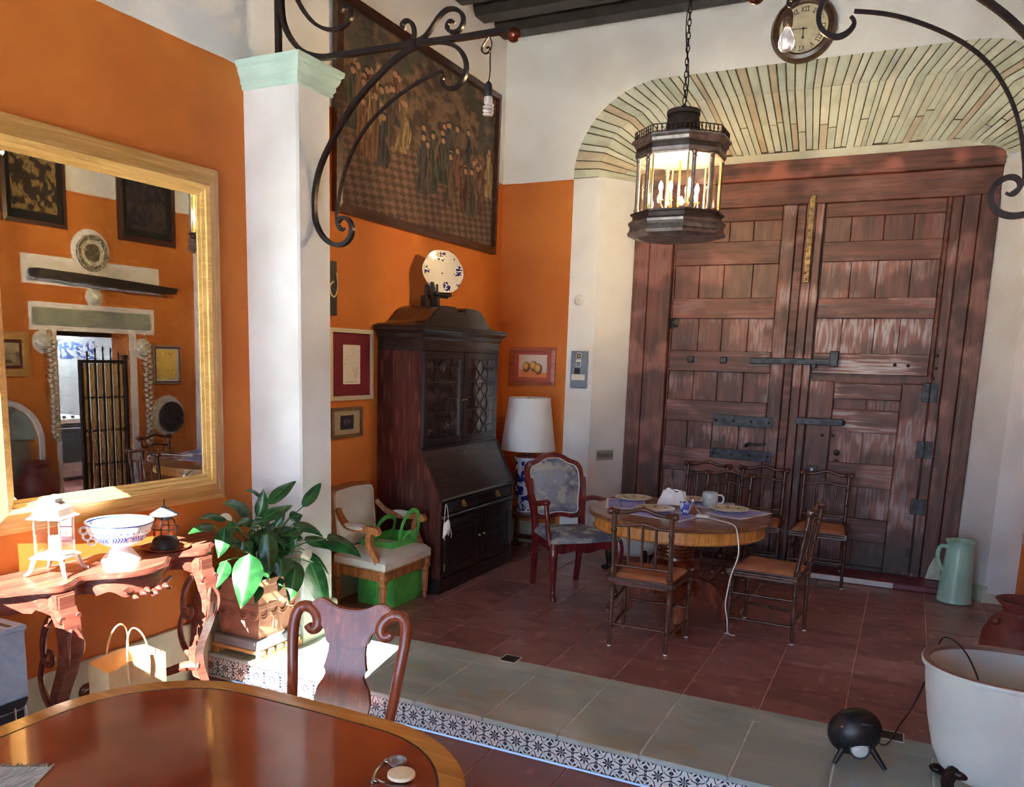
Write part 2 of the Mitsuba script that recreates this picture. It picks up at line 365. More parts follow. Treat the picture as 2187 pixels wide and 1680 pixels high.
board('baseboard_left', XL, XL + 0.02, STEP - 0.02, -0.403, 0, 0.21)
board('baseboard_left', XL, XL + 0.02, YF, STEP - 0.02, ZL, 0.21)
board('baseboard_back', XL + 0.02, -2.739, YB - 0.02, YB, 0, 0.21)
board('baseboard_back', 0.802, XR, YB - 0.012, YB, 0, 0.075)
board('baseboard_right', XR - 0.02, XR, -0.105, 1.2, 0, 0.15)
# back wall with the splayed door opening under a brick arch
YD, OZ = 3.36, 3.36
RL, RR, DL, DR = -2.479, 0.802, -2.245, 0.600
def arch(xl, xr, z0, top, ax, n=28, flat=14):
    """left to right outline of the flat arch with rounded corners"""
    az = top - z0; pts = []
    for t in np.linspace(math.pi, math.pi / 2, n): pts.append((xl + ax + ax * math.cos(t), z0 + az * math.sin(t)))
    for x in np.linspace(xl + ax, xr - ax, flat)[1:-1]: pts.append((x, top))
    for t in np.linspace(math.pi / 2, 0, n): pts.append((xr - ax + ax * math.cos(t), z0 + az * math.sin(t)))
    return np.array(pts)
inner = arch(RL - 0.03, RR + 0.03, OZ, 3.905, 0.62)
outer = arch(-2.742, 1.065, OZ, 4.112, 0.77)
rear = arch(DL + 0.005, DR - 0.005, OZ, 3.452, 0.40)
low_l = prism([(XL, YB), (RL, YB), (DL, YD), (DL, 3.75), (XL, 3.75)], OZ, 'z', 0.0)
low_r = prism([(RR, YB), (XR + .3, YB), (XR + .3, 3.75), (DR, 3.75), (DR, YD)], OZ, 'z', 0.0)
face = Polygon([(XL, OZ)] + [tuple(q) for q in inner] + [(XR + .3, OZ), (XR + .3, ZC), (XL, ZC)])
front = prism(face, 0.03, 'y', YB + 0.03)
struct('wall_back', cat(low_l, low_r, front), 'paint_back')
wb = 'wall_back'
part(wb, 'header', bx(XL, XR + .3, YD + 0.03, 3.75, 3.45, ZC, 0), 'white_plaster', False)
sof = lambda t: np.c_[inner[:, 0] * (1 - t) + rear[:, 0] * t, np.full(len(inner), YB * (1 - t) + YD * t), inner[:, 1] * (1 - t) + rear[:, 1] * t]
out3 = np.c_[outer[:, 0], np.full(len(outer), YB), outer[:, 1]]
lift = np.array([0, 0, 0.006])
part(wb, 'mortar_bed', cat(grid([sof(0.0) + lift, sof(1.0) + lift]), grid([out3 + [0, -.001, 0], sof(0) + [0, -.001, 0]])), 'vault_mortar', False)
part(wb, 'plaster_strip', grid([sof(0.86) - [0, 0, .006], sof(1.0) - [0, 0, .006]]), 'vault_plaster', False)
# voussoirs: one brick each, face and soffit
def along(curve, s):
    d = np.r_[0, np.cumsum(np.linalg.norm(np.diff(curve, axis=0), axis=1))]; d /= d[-1]
    return np.c_[np.interp(s, d, curve[:, 0]), np.interp(s, d, curve[:, 1])]
NV = 60; cuts = np.linspace(0, 1, NV + 1); cuts[1:-1] += np.array([rnd.uniform(-.0028, .0028) for _ in range(NV - 1)])
for i in range(NV):
    g = rnd.uniform(0.0009, 0.0016); a, b = cuts[i] + g, cuts[i + 1] - g
    o, n_, r_ = along(outer, [a, b]), along(inner, [a, b]), along(rear, [a, b])
    j = [rnd.uniform(-.004, .004) for _ in range(4)]
    P = lambda q, y: np.c_[q[:, 0], np.full(2, y), q[:, 1]]
    t1 = 0.86 + rnd.uniform(-.03, .02)
    S = lambda t: P(n_ * (1 - t) + r_ * t, YB * (1 - t) + YD * t)
    e = 0.010
    def slab(q0, q1, d): return hull(np.vstack([q0, q1, q0 + d, q1 + d]))
    facem = slab(P(o, YB), P(n_, YB) , np.array([0, -0.005 + j[0] * .4, 0]))
    dn = np.array([0, -0.004, -e * 0.7])
    cm = np.array([-0.84, YB, 3.2]); cc = S(0.4).mean(0); inw = (cm - cc); inw[1] = -0.3; inw /= np.linalg.norm(inw); dn = inw * (0.007 + j[1] * .5)
    m_ = f'vault_brick_{rnd.choice([0, 0, 1, 1, 2, 2, 3, 4, 4])}'
    if i % 4 == 1 or rnd.random() < 0.12:
        tc = rnd.uniform(0.42, 0.6)
        part(wb, 'brick', cat(facem, slab(S(0.0), S(tc - .008), dn)), m_, False)
        part(wb, 'brick', slab(S(tc + .008), S(t1), dn), f'vault_brick_{rnd.randrange(5)}', False)
    else: part(wb, 'brick', cat(facem, slab(S(0.0), S(t1), dn)), m_, False)
# reveal baseboards
bl = prism([(RL - .02, YB - .012), (RL + .012, YB - .012), (DL + .012, YD - .02), (DL - .02, YD)], 0.075, 'z', 0.0)
struct('baseboard_reveal', bl, 'capital_paint')
br = prism([(RR + .02, YB - .012), (RR - .012, YB - .012), (DR - .012, YD - .1), (DR + .02, YD)], 0.13, 'z', 0.0)
struct('baseboard_reveal', br, 'cream_trim')
# right wall with the kitchen doorway
KY0, KY1, KZ = 1.235, 2.10, 1.90
wr = prism(sbox(YF - .3, ZL - .1, 3.4, ZC).difference(sbox(KY0, 0, KY1, KZ)).difference(Point(.62, 0.74).buffer(.37).union(sbox(.25, 0.0, .99, 0.74))), 0.3, 'x', XR)
struct('wall_right', wr, 'paint_right')
# ceiling: dark boards on black beams
ce = struct('ceiling', bx(XL - .3, XR + .3, YF - .3, 3.75, 4.80, ZC, 0), 'ceiling_board')
for k in range(21):
    y = 2.86 - 0.40 * k; w = 0.115
    sec = [(y - w, 4.81), (y - w, 4.64), (y - w + .045, 4.582), (y + w - .02, 4.582), (y + w, 4.605), (y + w, 4.81)]
    part('ceiling', 'beam', prism(sec, XR - XL, 'x', XL), 'black_beam', False)
# front wall behind the camera: arches to a gallery below, a high window above; gallery roof and courtyard paving
fw = sbox(XL - .3, ZL - .1, XR + .3, ZC).difference(sbox(-3.05, ZL, 0.75, 3.0)).difference(sbox(-2.75, 3.38, -1.40, 4.62))
struct('wall_front', prism(fw, 0.25, 'y', YF), 'white_plaster')
struct('gallery_roof', bx(-8, 6, -9.6, YF - .25, 3.16, 3.28, 0), 'ceiling_board')
struct('courtyard_ground', bx(-20, 20, -30, YF - .2, ZL - .3, ZL - .006, 0), 'stone_joint')
# ---- the big door
dk = struct('door_1', bx(DL, DR, YD + .07, YD + .10, 0.0, 3.45, 0), 'door_plank_dark')
def dpart(nm, x0, x1, z0, z1, y, m, t=0.05, b=0.006): return part(dk, nm, bx(x0, x1, y, y + t, z0, z1, b), m, False)
dpart('lintel_board', DL - .0, DR + .0, 3.305, 3.452, YD - .035, 'lintel_wood', .12)
dpart('header_beam', DL, DR, 3.10, 3.302, YD + .005, 'door_beam', .07)
dpart('jamb', DL, -2.105, 0.0, 3.10, YD - .03, 'jamb_wood', .1); dpart('jamb', -2.103, -1.893, 0.0, 3.10, YD - .022, 'jamb_wood', .09)
dpart('jamb', 0.475, DR, 0.06, 3.10, YD - .025, 'jamb_wood', .1); dpart('jamb', 0.36, 0.472, 0.06, 3.10, YD - .018, 'jamb_wood', .09)
yr = YD + .012; yp = YD + .042
dpart('stile', -1.888, -1.873, 0.05, 3.10, yr + .02, 'door_beam'); dpart('stile', -0.975, -0.862, 0.05, 3.10, yr - .004, 'door_stile_mid'); dpart('meeting_strip', -0.858, -0.790, 0.05, 3.10, yr + .004, 'door_rail_dark')
dpart('stile', -0.784, -0.712, 0.05, 3.10, yr - .012, 'door_stile_mid'); dpart('stile', -0.709, -0.648, 0.05, 3.10, yr - .006, 'door_stile_mid')
dpart('stile', 0.283, 0.357, 0.05, 3.10, yr - .004, 'door_stile_mid'); dpart('stile', 0.250, 0.281, 1.66, 3.10, yr + .002, 'door_beam')
gs = bx(-0.768, -0.722, yr - .03, yr - .012, 2.46, 3.165, .004)
gk = part(dk, 'gilded_strip', gs, 'gilt', False, label='strip with carved gilded scrolls')
for i in range(24):
    part(dk, 'scroll', ball([-0.745 + 0.010 * math.sin(i * 2.1), yr - .031, 2.485 + 0.0285 * i], [.013, .007, .012], 1), 'gilt') if i % 2 == 0 else None
def leaf_rails(x0, x1, rows, mats):
    for (z0, z1), m in zip(rows, mats): dpart('rail', x0, x1, z0, z1, yr + .002, m)
LR = [(2.985, 3.098), (2.625, 2.822), (2.165, 2.342), (1.698, 1.882), (1.244, 1.440), (0.790, 1.000), (0.310, 0.500), (0.05, 0.14)]
leaf_rails(-1.872, -0.977, LR, ['door_beam', 'door_rail_dark', 'door_rail_dark', 'door_rail_pale', 'door_rail_red', 'door_rail_red', 'door_rail_red', 'door_rail_dark'])
RRW = [(2.985, 3.098), (2.630, 2.790), (2.170, 2.337), (1.713, 1.884)]
leaf_rails(-0.634, 0.248, RRW, ['door_beam', 'door_rail_dark', 'door_rail_red', 'door_rail_pale'])
def planks(x0, x1, z0, z1, m, n=4, y=None):
    c = np.linspace(x0, x1, n + 1); c[1:-1] += [rnd.uniform(-.02, .02) for _ in range(n - 1)]
    for i in range(n): dpart('plank', c[i] + .0018, c[i + 1] - .0018, z0 - .006, z1 + .006, (y or yp) + rnd.uniform(-.003, .003), m, .03, .004)
for (a, b), m in zip(zip([r[0] for r in LR[:-1]], [r[1] for r in LR[1:]]), ['door_plank_dark', 'door_plank_dark', 'door_plank_mid', 'door_plank_mid', 'door_plank_mid', 'door_plank_mid', 'door_plank_dark']): planks(-1.872, -0.977, b, a, m)
for (a, b), m in zip(zip([r[0] for r in RRW[:-1]], [r[1] for r in RRW[1:]]), ['door_plank_dark', 'door_plank_mid', 'door_plank_pale']): planks(-0.634, 0.248, b, a, m)
# wicket door in the right leaf
wk = part(dk, 'wicket_door', bx(-0.640, 0.276, YD + .05, YD + .07, 0.055, 1.650, 0), 'door_plank_dark', False)
def wp(nm, x0, x1, z0, z1, y, m, t=.05): return part(wk, nm, bx(x0, x1, y, y + t, z0, z1, .006), m, False)
wp('stile', -0.638, -0.442, 0.06, 1.648, yr - .002, 'door_stile_mid'); wp('stile', 0.075, 0.274, 0.06, 1.648, yr - .002, 'door_stile_mid')
WR = [(1.506, 1.640), (1.230, 1.420), (0.768, 0.968), (0.302, 0.500), (0.06, 0.09)]
for (z0, z1), m in zip(WR, ['door_rail_pale', 'door_rail_pale', 'door_rail_red', 'door_rail_pale', 'door_rail_dark']): wp('rail', -0.440, 0.073, z0, z1, yr + .002, m)
for (a, b), m in zip(zip([r[0] for r in WR[:-1]], [r[1] for r in WR[1:]]), ['door_plank_mid', 'door_plank_mid', 'door_plank_mid', 'door_plank_dark']):
    c = np.linspace(-0.440, 0.073, 3)
    for i in range(2): wp('plank', c[i] + .002, c[i + 1] - .002, b - .005, a + .005, yp, m, .02)
def stud(par, x, z, y, r=.012, m='old_iron'): return part(par, 'stud', lathe([(0, -.012), (r * .7, -.009), (r, -.003), (r, 0.004)], 10).apply_transform(rot(-math.pi / 2, [1, 0, 0])).apply_translation([x, y, z]), m)
def plate(nm, x0, x1, z0, z1, y, n, par=dk, tilt=0.0, studs=None):
    k = part(par, nm, moved(bx(x0, x1, y - .008, y, z0, z1, .002), M=rot(tilt, [0, 1, 0], [(x0 + x1) / 2, y, (z0 + z1) / 2])), 'old_iron', False)
    if par == dk:
        for x in np.linspace(x0 + .03, x1 - .03, n) if n else []: stud(k, x, (z0 + z1) / 2, y - .008)
    return k
plate('iron_plate', -1.433, -0.915, 1.222, 1.318, yr - .001, 4, tilt=.012); plate('iron_plate', -1.440, -0.905, 0.925, 1.014, yr - .001, 4, tilt=.012)
for x in (-1.671, -1.379): part(dk, 'bolt_head', bx(x - .03, x + .03, yr - .022, yr + .002, 1.775, 1.832, .008), 'old_iron', False)
for (x, z) in [(-1.85, 2.125), (-1.93, 0.98)]: part(dk, 'bolt_head', hull([[x - .035, yr, z - .05], [x + .045, yr, z - .03], [x + .03, yr, z + .04], [x - .04, yr, z + .045], [x - .01, yr - .02, z]]), 'old_iron', False)
bar1 = part(dk, 'bolt_bar', moved(bx(-1.145, -0.455, yr - .045, yr - .026, 1.782, 1.832, .006), M=rot(-.006, [0, 1, 0], [-.8, yr, 1.8])), 'old_iron', False)
part(bar1, 'keeper', bx(-0.50, -0.43, yr - .055, yr + .0, 1.77, 1.90, .006), 'old_iron', False); part(bar1, 'keeper', bx(-0.635, -0.60, yr - .05, yr + .0, 1.755, 1.79, .004), 'old_iron', False)
bar2 = part(dk, 'bolt_bar', bx(-0.72, -0.345, yr - .045, yr - .026, 1.275, 1.335, .008), 'old_iron', False)
part(bar2, 'staple', tube(spline([[-.36, yr, 1.33], [-.33, yr - .05, 1.31], [-.35, yr, 1.28]], 10), .007, 6), 'old_iron')
latch = part(dk, 'hook', tube(spline([[-1.13, yr, 1.05], [-1.10, yr - .03, 1.075], [-1.0, yr - .035, 1.07], [-.955, yr - .03, 1.085]], 16), [.014] * 6 + [.009] * 10, 8), 'old_iron')
for (x, z, h) in [(0.278, 1.585, .15), (0.286, 1.12, .14), (0.29, 0.648, .13)]:
    hk = part(dk, 'hinge', bx(x - .058, x - .003, yr - .014, yr - .002, z - h / 2, z + h / 2, .002), 'old_iron', False); part(hk, 'leaf', bx(x + .003, x + .055, yr - .018, yr - .004, z - h / 2, z + h / 2, .002), 'old_iron', False)
hk = part(dk, 'hinge', bx(.236, .262, yr - .01, yr - .002, .215, .29, .002), 'old_iron', False)
for (x, z) in [(-0.375, 1.045), (-0.378, 0.965)]: stud(dk, x, z, yp - .002, .026)
for (x, z) in [(-0.50, 1.19), (-0.42, 1.19), (.0, 1.80), (.10, 1.795), (.30, 1.88), (.30, 1.78), (.29, 1.70)]: stud(dk, x, z, yr - .003, .014)
part(dk, 'lock_box', bx(-0.60, -0.515, yr - .02, yr - .002, 0.853, 0.925, .004), 'old_iron', False)
part(dk, 'lock_badge', prism([(-.568, .902), (-.548, .902), (-.545, .89), (-.558, .872), (-.571, .89)], .003, 'y', yr - .02), 'white_plaster', False)
part(dk, 'threshold', bx(DL, DR, YD - .30, YD + .02, 0.0, 0.055, .01), 'threshold_paint', False)
part(dk, 'worn_patch', bx(-0.66, 0.17, YD - .308, YD - .299, 0.006, 0.05, .003), 'white_plaster', False)
part(dk, 'mortar_patch', hull([[.40, YD - .03, .06], [.52, YD - .03, .06], [.50, YD - .03, .16], [.455, YD - .03, .26], [.42, YD - .03, .17], [.46, YD - .045, .12]]), 'vault_plaster', False)
part(dk, 'board_split', bx(.500, .503, YD - .0265, YD - .02, .80, 2.1, 0), 'gilt', False)
# ================================================================ furniture
wood((84, 50, 36), (58, 34, 26), (112, 74, 52), 2, 5, 0.28, 'bamboo_wood', 0.6)
wood((92, 50, 36), (62, 34, 26), (120, 74, 52), 0, 5, 0.25, 'bamboo_wood_h', 0.6)
mottled('tan_leather', (196, 134, 96), (176, 114, 80), 7, 0.4, specular=0.5)
wood((108, 34, 36), (78, 22, 26), (128, 46, 44), 2, 4, 0.15, 'red_mahogany', 1.0)
wood((168, 108, 64), (140, 84, 48), (190, 134, 86), 2, 7, 0.45, 'pale_walnut', 0.2)
mottled('white_leather', (226, 226, 216), (212, 212, 204), 4, 0.42, specular=0.5)
mat('brass', (176, 146, 84), 0.3, metallic=0.9)
mat('chrome', (210, 212, 216), 0.15, metallic=1.0)
def damask(p, n, uv):
    g = fbm(p.x * 16, p.y * 16, p.z * 16, 4); w = fbm(p.x * 30 + 4, p.y * 30, p.z * 30, 3)
    c = mix(lin(140, 146, 158), lin(94, 100, 122), smoothstep(0.4, 0.62, fbm(p.x * 6, p.y * 6, p.z * 6, 3)))
    c = mix(c, lin(176, 178, 162), smoothstep(0.5, 0.62, g) * 0.8)
    return mix(c, lin(150, 136, 120), smoothstep(0.6, 0.7, w) * 0.6)
mat('grey_damask', damask, 0.5, sheen=0.4)
# ---- bamboo-turned side chairs
def rod(p0, p1, r, nodes=(), taper=1.0, n=10, bump=0.28):
    p0, p1 = np.asarray(p0, float), np.asarray(p1, float); ts = [0.0, 1.0]; L = np.linalg.norm(p1 - p0)
    for t in nodes: ts += [t - .010 / L, t - .004 / L, t, t + .004 / L, t + .010 / L]
    ts = np.array(sorted(min(max(t, 0), 1) for t in ts)); rr = r * (1 + (taper - 1) * (1 - ts))
    for t in nodes: rr = np.where(np.abs(ts - t) < .005 / L, rr * (1 + bump), rr); rr = np.where(np.abs(ts - t) < .001 / L, rr * .88, rr)
    return tube(p0 + (p1 - p0) * ts[:, None], rr, n)
def bow(x0, x1, y, z, r, amp, n=25, dy=0.0, bump=True):
    t = np.linspace(0, 1, n); zz = z + amp * np.exp(-((t - .5) / .2) ** 2); yy = y + dy * np.sin(np.pi * t)
    rr = np.full(n, r); rr[n // 2] = r * (1.35 if bump else 1); rr[[2, n - 3]] *= 1.12
    return tube(np.c_[x0 + (x1 - x0) * t, yy, zz], rr, 10)
def bamboo_parts(rear_z):
    P = []
    top = np.array([0.176, -0.255, 0.872]); seatp = np.array([0.177, -0.205, 0.44]); foot = np.array([0.178, -0.215, rear_z])
    for s in (-1, 1):
        S = np.array([s, 1, 1]); f = lambda a: a * S
        m = cat(rod(f(foot), f(seatp), .0165, (.30, .34, .72, .9, .95), .68), rod(f(seatp), f(top), .0155, (.06, .10, .42, .72), 1.0), ball(f(seatp), .0175, 1))
        P.append(('back_post', m, 'bamboo_wood'))
        P.append(('front_leg', rod([s * .212, .196, .0], [s * .210, .19, .41], .0165, (.29, .33, .8, .92, .96), .66), 'bamboo_wood'))
    for s in (-1, 1):
        for x, y, z in ((s * .178, -.215, rear_z), (s * .212, .196, 0)): P.append(('glide', lathe([(.009, z), (.0125, z + .004), (.0115, z + .012)], 12, (x, y, 0)), 'white_plaster'))
    yb = lambda z: -0.205 - 0.05 * (z - .44) / .432
    P.append(('top_rail', cat(bow(-.176, .176, yb(.872), .868, .0125, .028), *[lathe([(0, -.03), (.014, -.027), (.021, -.014), (.016, -.004), (.022, .004), (.016, .013), (.0235, .022), (.0235, .038), (.016, .049), (0, .052)], 14).apply_transform(rot(s * math.pi / 2, [0, 1, 0])).apply_translation([s * .166, yb(.872), .870]) for s in (-1, 1)]), 'bamboo_wood_h'))
    P.append(('back_rail', bow(-.172, .172, yb(.79), .784, .0095, .022), 'bamboo_wood_h'))
    P.append(('back_rail', rod([-.175, yb(.53), .528], [.175, yb(.53), .528], .0095, (.25, .75)), 'bamboo_wood_h'))
    for x in (-.085, 0, .085): P.append(('spindle', rod([x, yb(.53), .528], [x, yb(.79), .788 + .018 * (1 - abs(x) * 6)], .0085, (.2, .62)), 'bamboo_wood'))
    poly = Polygon([(-.193, -.215), (.193, -.215), (.217, .218), (-.217, .218)]).buffer(.012)
    fr = cat(prism(poly.buffer(-.014), .016, at=.404), prism(poly.buffer(-.004), .02, at=.420, bev=.004), prism(poly.buffer(-.012), .012, at=.438, bev=.004))
    P.append(('seat_frame', fr, 'bamboo_wood_h'))
    P.append(('seat_pad', pillow(poly.buffer(-.022), .03, 8, at=.446, p=3.0), 'tan_leather'))
    P.append(('seat_rail', rod([-.2, .226, .432], [.2, .226, .432], .011, (.5,)), 'bamboo_wood_h'))
    for s in (-1, 1):
        P.append(('seat_rail', rod([s * .222, .19, .432], [s * .2, -.2, .432], .010, (.5,)), 'bamboo_wood'))
        for z in (.290, .118): P.append(('stretcher', rod([s * .211, .19, z], [s * .178, -.208, z], .0095, (.3, .7) if z > .2 else (.45,)), 'bamboo_wood'))
    P.append(('stretcher', rod([-.178, -.210, .147], [.178, -.210, .147], .0095, (.5,)), 'bamboo_wood_h'))
    P.append(('stretcher', rod([-.211, .192, .205], [.211, .192, .205], .0095, (.5,)), 'bamboo_wood_h'))
    return P
bam = {}
def bamboo_chair(label, x, y, rz, rear_z=0.0):
    t = thing('bamboo_chair', label, 'chair', 'bamboo chairs'); W = T().translate([x, y, 0]).rotate([0, 0, 1], rz)
    if rear_z not in bam:
        bam[rear_z] = []
        for nm, m, bm in bamboo_parts(rear_z):
            k = part(t, nm, m, bm, 40); scene[k]['to_world'] = W; bam[rear_z].append((nm, k))
    else:
        for nm, k in bam[rear_z]: reuse(t, nm, k, W)
bamboo_chair('bamboo-turned chair with its back to the viewer, nearest side of the round table', -1.218, 0.745, 0.8)
bamboo_chair('bamboo-turned chair with tan seat facing left at the right side of the round table', -0.575, 1.355, 84.0)
bamboo_chair('bamboo-turned chair against the old door, right of the others, beneath the padlock', -0.42, 3.0, 181, .056)
bamboo_chair('bamboo-turned chair against the old door, leftmost of the row behind the round table', -1.435, 3.01, 178, .056)
bamboo_chair('bamboo-turned chair against the old door, right one of the pair behind the white mug', -0.935, 3.01, 181, .056)
bamboo_chair('bamboo-turned chair tucked in at the far side of the round table, before two others', -1.135, 2.45, 178)
# ---- round pedestal table
wood((122, 76, 48), (96, 58, 38), (146, 98, 64), 0, 4, 0.16, 'table_walnut', 0.9)
wood((206, 142, 70), (176, 112, 52), (150, 88, 44), 2, 9, 0.3, 'apron_veneer', 0.5)
wood((120, 56, 34), (86, 38, 26), (146, 76, 48), 2, 6, 0.15, 'pedestal_wood', 1.0)
TX, TY = -1.20, 1.33
rt_ = thing('round_table', 'round pedestal table with yellow veneered apron, laid with plates and blue mats', 'table')
part(rt_, 'tabletop', lathe([(0, .722), (.56, .722), (.60, .728), (.618, .738), (.622, .746), (.616, .754), (.606, .758), (.600, .760), (0, .760)], 96, (TX, TY, 0)), 'table_walnut', 30)
part(rt_, 'apron', lathe([(.54, .725), (.572, .722), (.572, .655), (.576, .650), (.576, .642), (.54, .640)], 96, (TX, TY, 0), cap=False), 'apron_veneer', 30)
part(rt_, 'beading', cat([ball((TX + .578 * math.cos(a), TY + .578 * math.sin(a), .645), .0045, 1) for a in np.linspace(0, 2 * math.pi, 240)[:-1]] + [ball((TX + .615 * math.cos(a), TY + .615 * math.sin(a), .737), .0042, 1) for a in np.linspace(0, 2 * math.pi, 260)[:-1]]), 'table_walnut', 30, kind='stuff')
prof = [(.05, .64), (.13, .64), (.135, .62)] + sum([[(.118, .60 - .026 * i), (.128, .593 - .026 * i), (.118, .584 - .026 * i)] for i in range(6)], []) + [(.122, .435), (.150, .42), (.172, .39), (.178, .355), (.170, .325), (.13, .305), (.12, .29), (.16, .275), (.16, .25), (0.10, .22), (0.06, .22)]
part(rt_, 'pedestal', lathe(prof, 48, (TX, TY, 0)), 'pedestal_wood', 40)
for k in range(4):
    a = math.radians(20 + 90 * k); d = np.array([math.cos(a), math.sin(a), 0])
    c = spline([[.08, .25], [.20, .235], [.29, .15], [.34, .055], [.40, .022], [.445, .04], [.43, .065]], 22)
    m = tube(np.array([[TX, TY, 0] + d * q[0] + np.array([0, 0, q[1]]) for q in c]), np.r_[np.linspace(.055, .04, 12), np.linspace(.038, .018, 10)], 8, sq=(1.0, .75), up=[0, 0, 1])
    f = part(rt_, 'foot', m, 'pedestal_wood', 40); part(f, 'pad', ball(np.array([TX, TY, .012]) + d * .395, (.03, .03, .012), 1), 'brass')
    part(f, 'skirt', prism([(-.10, .02), (.10, .02), (.09, -.03), (.05, -.055), (.03, -.04), (0, -.06), (-.03, -.04), (-.05, -.055), (-.09, -.03)], .02, 'y', .01).apply_transform(rotz(a + math.pi / 4 + math.pi / 2)).apply_translation([TX + .14 * math.cos(a + math.pi / 4), TY + .14 * math.sin(a + math.pi / 4), .235]), 'pedestal_wood', False)
# ---- white armchair by the left wall (facing the room)
WA = thing('armchair', 'cream leather armchair with fluted pale wood legs beside the pilaster', 'armchair')
def flute_leg(x, y, z1, m='pale_walnut', par=WA, rot_=0):
    k = part(par, 'leg', lathe([(.011, 0), (.017, .012), (.017, .03), (.012, .04), (.019, .05), (.0265, z1 - .045), (.030, z1 - .035), (.022, z1 - .028), (.030, z1 - .014), (.030, z1)], 36, (x, y, 0), flute=(9, .09, lambda z: ((z > .045) & (z < z1 - .04)) * 1.0)), m, 50); return k
fx, bx_ = -2.935, -3.355; fy0, fy1, by0, by1 = .292, .846, .345, .795
for (x, y) in ((fx, fy0), (fx, fy1), (bx_, by0), (bx_, by1)):
    flute_leg(x, y, .235); k = part(WA, 'corner_block', bx(x - .03, x + .03, y - .03, y + .03, .235, .315, .004), 'pale_walnut', False)
    if x == fx:
        part(k, 'rosette', lathe([(0, .008), (.008, .008), (.016, .002), (.02, 0)], 14).apply_transform(rot(math.pi / 2, [0, 1, 0])).apply_translation([x + .03, y, .275]), 'pale_walnut')
        part(k, 'rosette', lathe([(0, .008), (.008, .008), (.016, .002), (.02, 0)], 14).apply_transform(rot(math.pi / 2, [1, 0, 0])).apply_translation([x, y - .03, .275]), 'pale_walnut')
for (a, b) in (((fx, fy0), (fx, fy1)), ((fx, fy0), (bx_, by0)), ((fx, fy1), (bx_, by1)), ((bx_, by0), (bx_, by1))):
    pa, pb = np.array([*a, .275]), np.array([*b, .275]); part(WA, 'seat_rail', cat(tube([pa, pb], .033, sq=(1, .55), up=[0, 0, 1]), tube([pa + [0, 0, .03], pb + [0, 0, .03]], .008, 6)), 'pale_walnut', False)
sp = Polygon([(fx + .024, fy0 - .02), (fx + .034, .57), (fx + .024, fy1 + .02), (bx_, by1 + .02), (bx_, by0 - .02)]).buffer(.012)
part(WA, 'seat', cat(prism(sp, .055, at=.318), pillow(sp, .055, 10, at=.373, p=2.6)), 'white_leather', 40)
sr = LineString(sp.exterior.coords)
part(WA, 'nail_trim', cat([ball((*sr.interpolate(t, normalized=True).coords[0], .323), .0042, 1) for t in np.linspace(0, 1, 170)[:-1]]), 'brass', 30, kind='stuff')
# back: reclined panel
def wa_back(q): y, z = q; return np.array([bx_ - .005 - .10 * (z - .40), y, z])
bo = [(.33, .40), (.81, .40), (.815, .80), (.80, .835), (.57, .848), (.34, .835), (.325, .80)]
ringo = np.array([LineString(bo + bo[:1]).interpolate(t, normalized=True).coords[0] for t in np.linspace(0, 1, 61)[:-1]])
cen = np.array([.57, .62])
def slab_back(r0, d0, d1, dome=0.0):
    rows = [np.array([wa_back(q) + [d0, 0, 0] for q in r0])]
    for s in np.linspace(1, .03, 8): rows.append(np.array([wa_back(cen + (q - cen) * s) + [d1 + dome * (1 - s ** 3), 0, 0] for q in r0]))
    return loft(rows)
part(WA, 'back_frame', slab_back(ringo, -.035, .012), 'pale_walnut', 40)
part(WA, 'back_cushion', slab_back(cen + (ringo - cen) * [.93, .90], .012, .03, .035), 'white_leather', 45)
part(WA, 'back_piping', tube(np.array([wa_back(cen + (q - cen) * [.93, .90]) + [.03, 0, 0] for q in ringo]), .005, 6, closed=True), 'white_leather')
for s, y0, y1, in ((0, fy0, by0), (1, fy1, by1)):
    sgn = -1 if s == 0 else 1
    post = spline([[fx + .005, y0, .315], [fx - .03, y0, .37], [fx - .085, y0 + sgn * .012, .46], [fx - .10, y0 + sgn * .02, .545], [fx - .075, y0 + sgn * .02, .585]], 18)
    a = part(WA, 'arm', cat(tube(post, np.linspace(.025, .02, 18), sq=(1, .9), up=[0, 1, 0]), tube(spline([[fx - .03, y0 + sgn * .02, .592], [fx - .09, y0 + sgn * .02, .60], [fx - .20, y0 + sgn * .02, .592], [fx - .32, (y0 + y1) / 2 + sgn * .02, .615], [bx_ + .015, y1 + sgn * .01, .70]], 26), np.r_[.026, .03, np.linspace(.024, .018, 24)], sq=(.9, 1), up=[0, 0, 1])), 'pale_walnut', 45)
    part(a, 'arm_scroll', lathe([(0, -.024), (.02, -.024), (.026, -.018), (.026, .018), (.02, .024), (0, .024)], 18).apply_transform(rot(math.pi / 2, [1, 0, 0])).apply_translation([fx - .035, y0 + sgn * .02, .588]), 'pale_walnut')
    pc = np.array([fx - .20, y0 + sgn * .022, .606]); pd = ball((0, 0, 0), (.105, .028, .026), 3); pd.apply_transform(rot(math.radians(4), [0, 1, 0])); pd.apply_translation(pc)
    part(a, 'arm_pad', pd, 'white_leather')
    part(a, 'nail_trim', cat([ball(pc + [.104 * math.cos(t), .028 * math.sin(t), -.002 - .007 * math.cos(t)], .0035, 1) for t in np.linspace(0, 2 * math.pi, 44)[:-1]]), 'brass', kind='stuff')
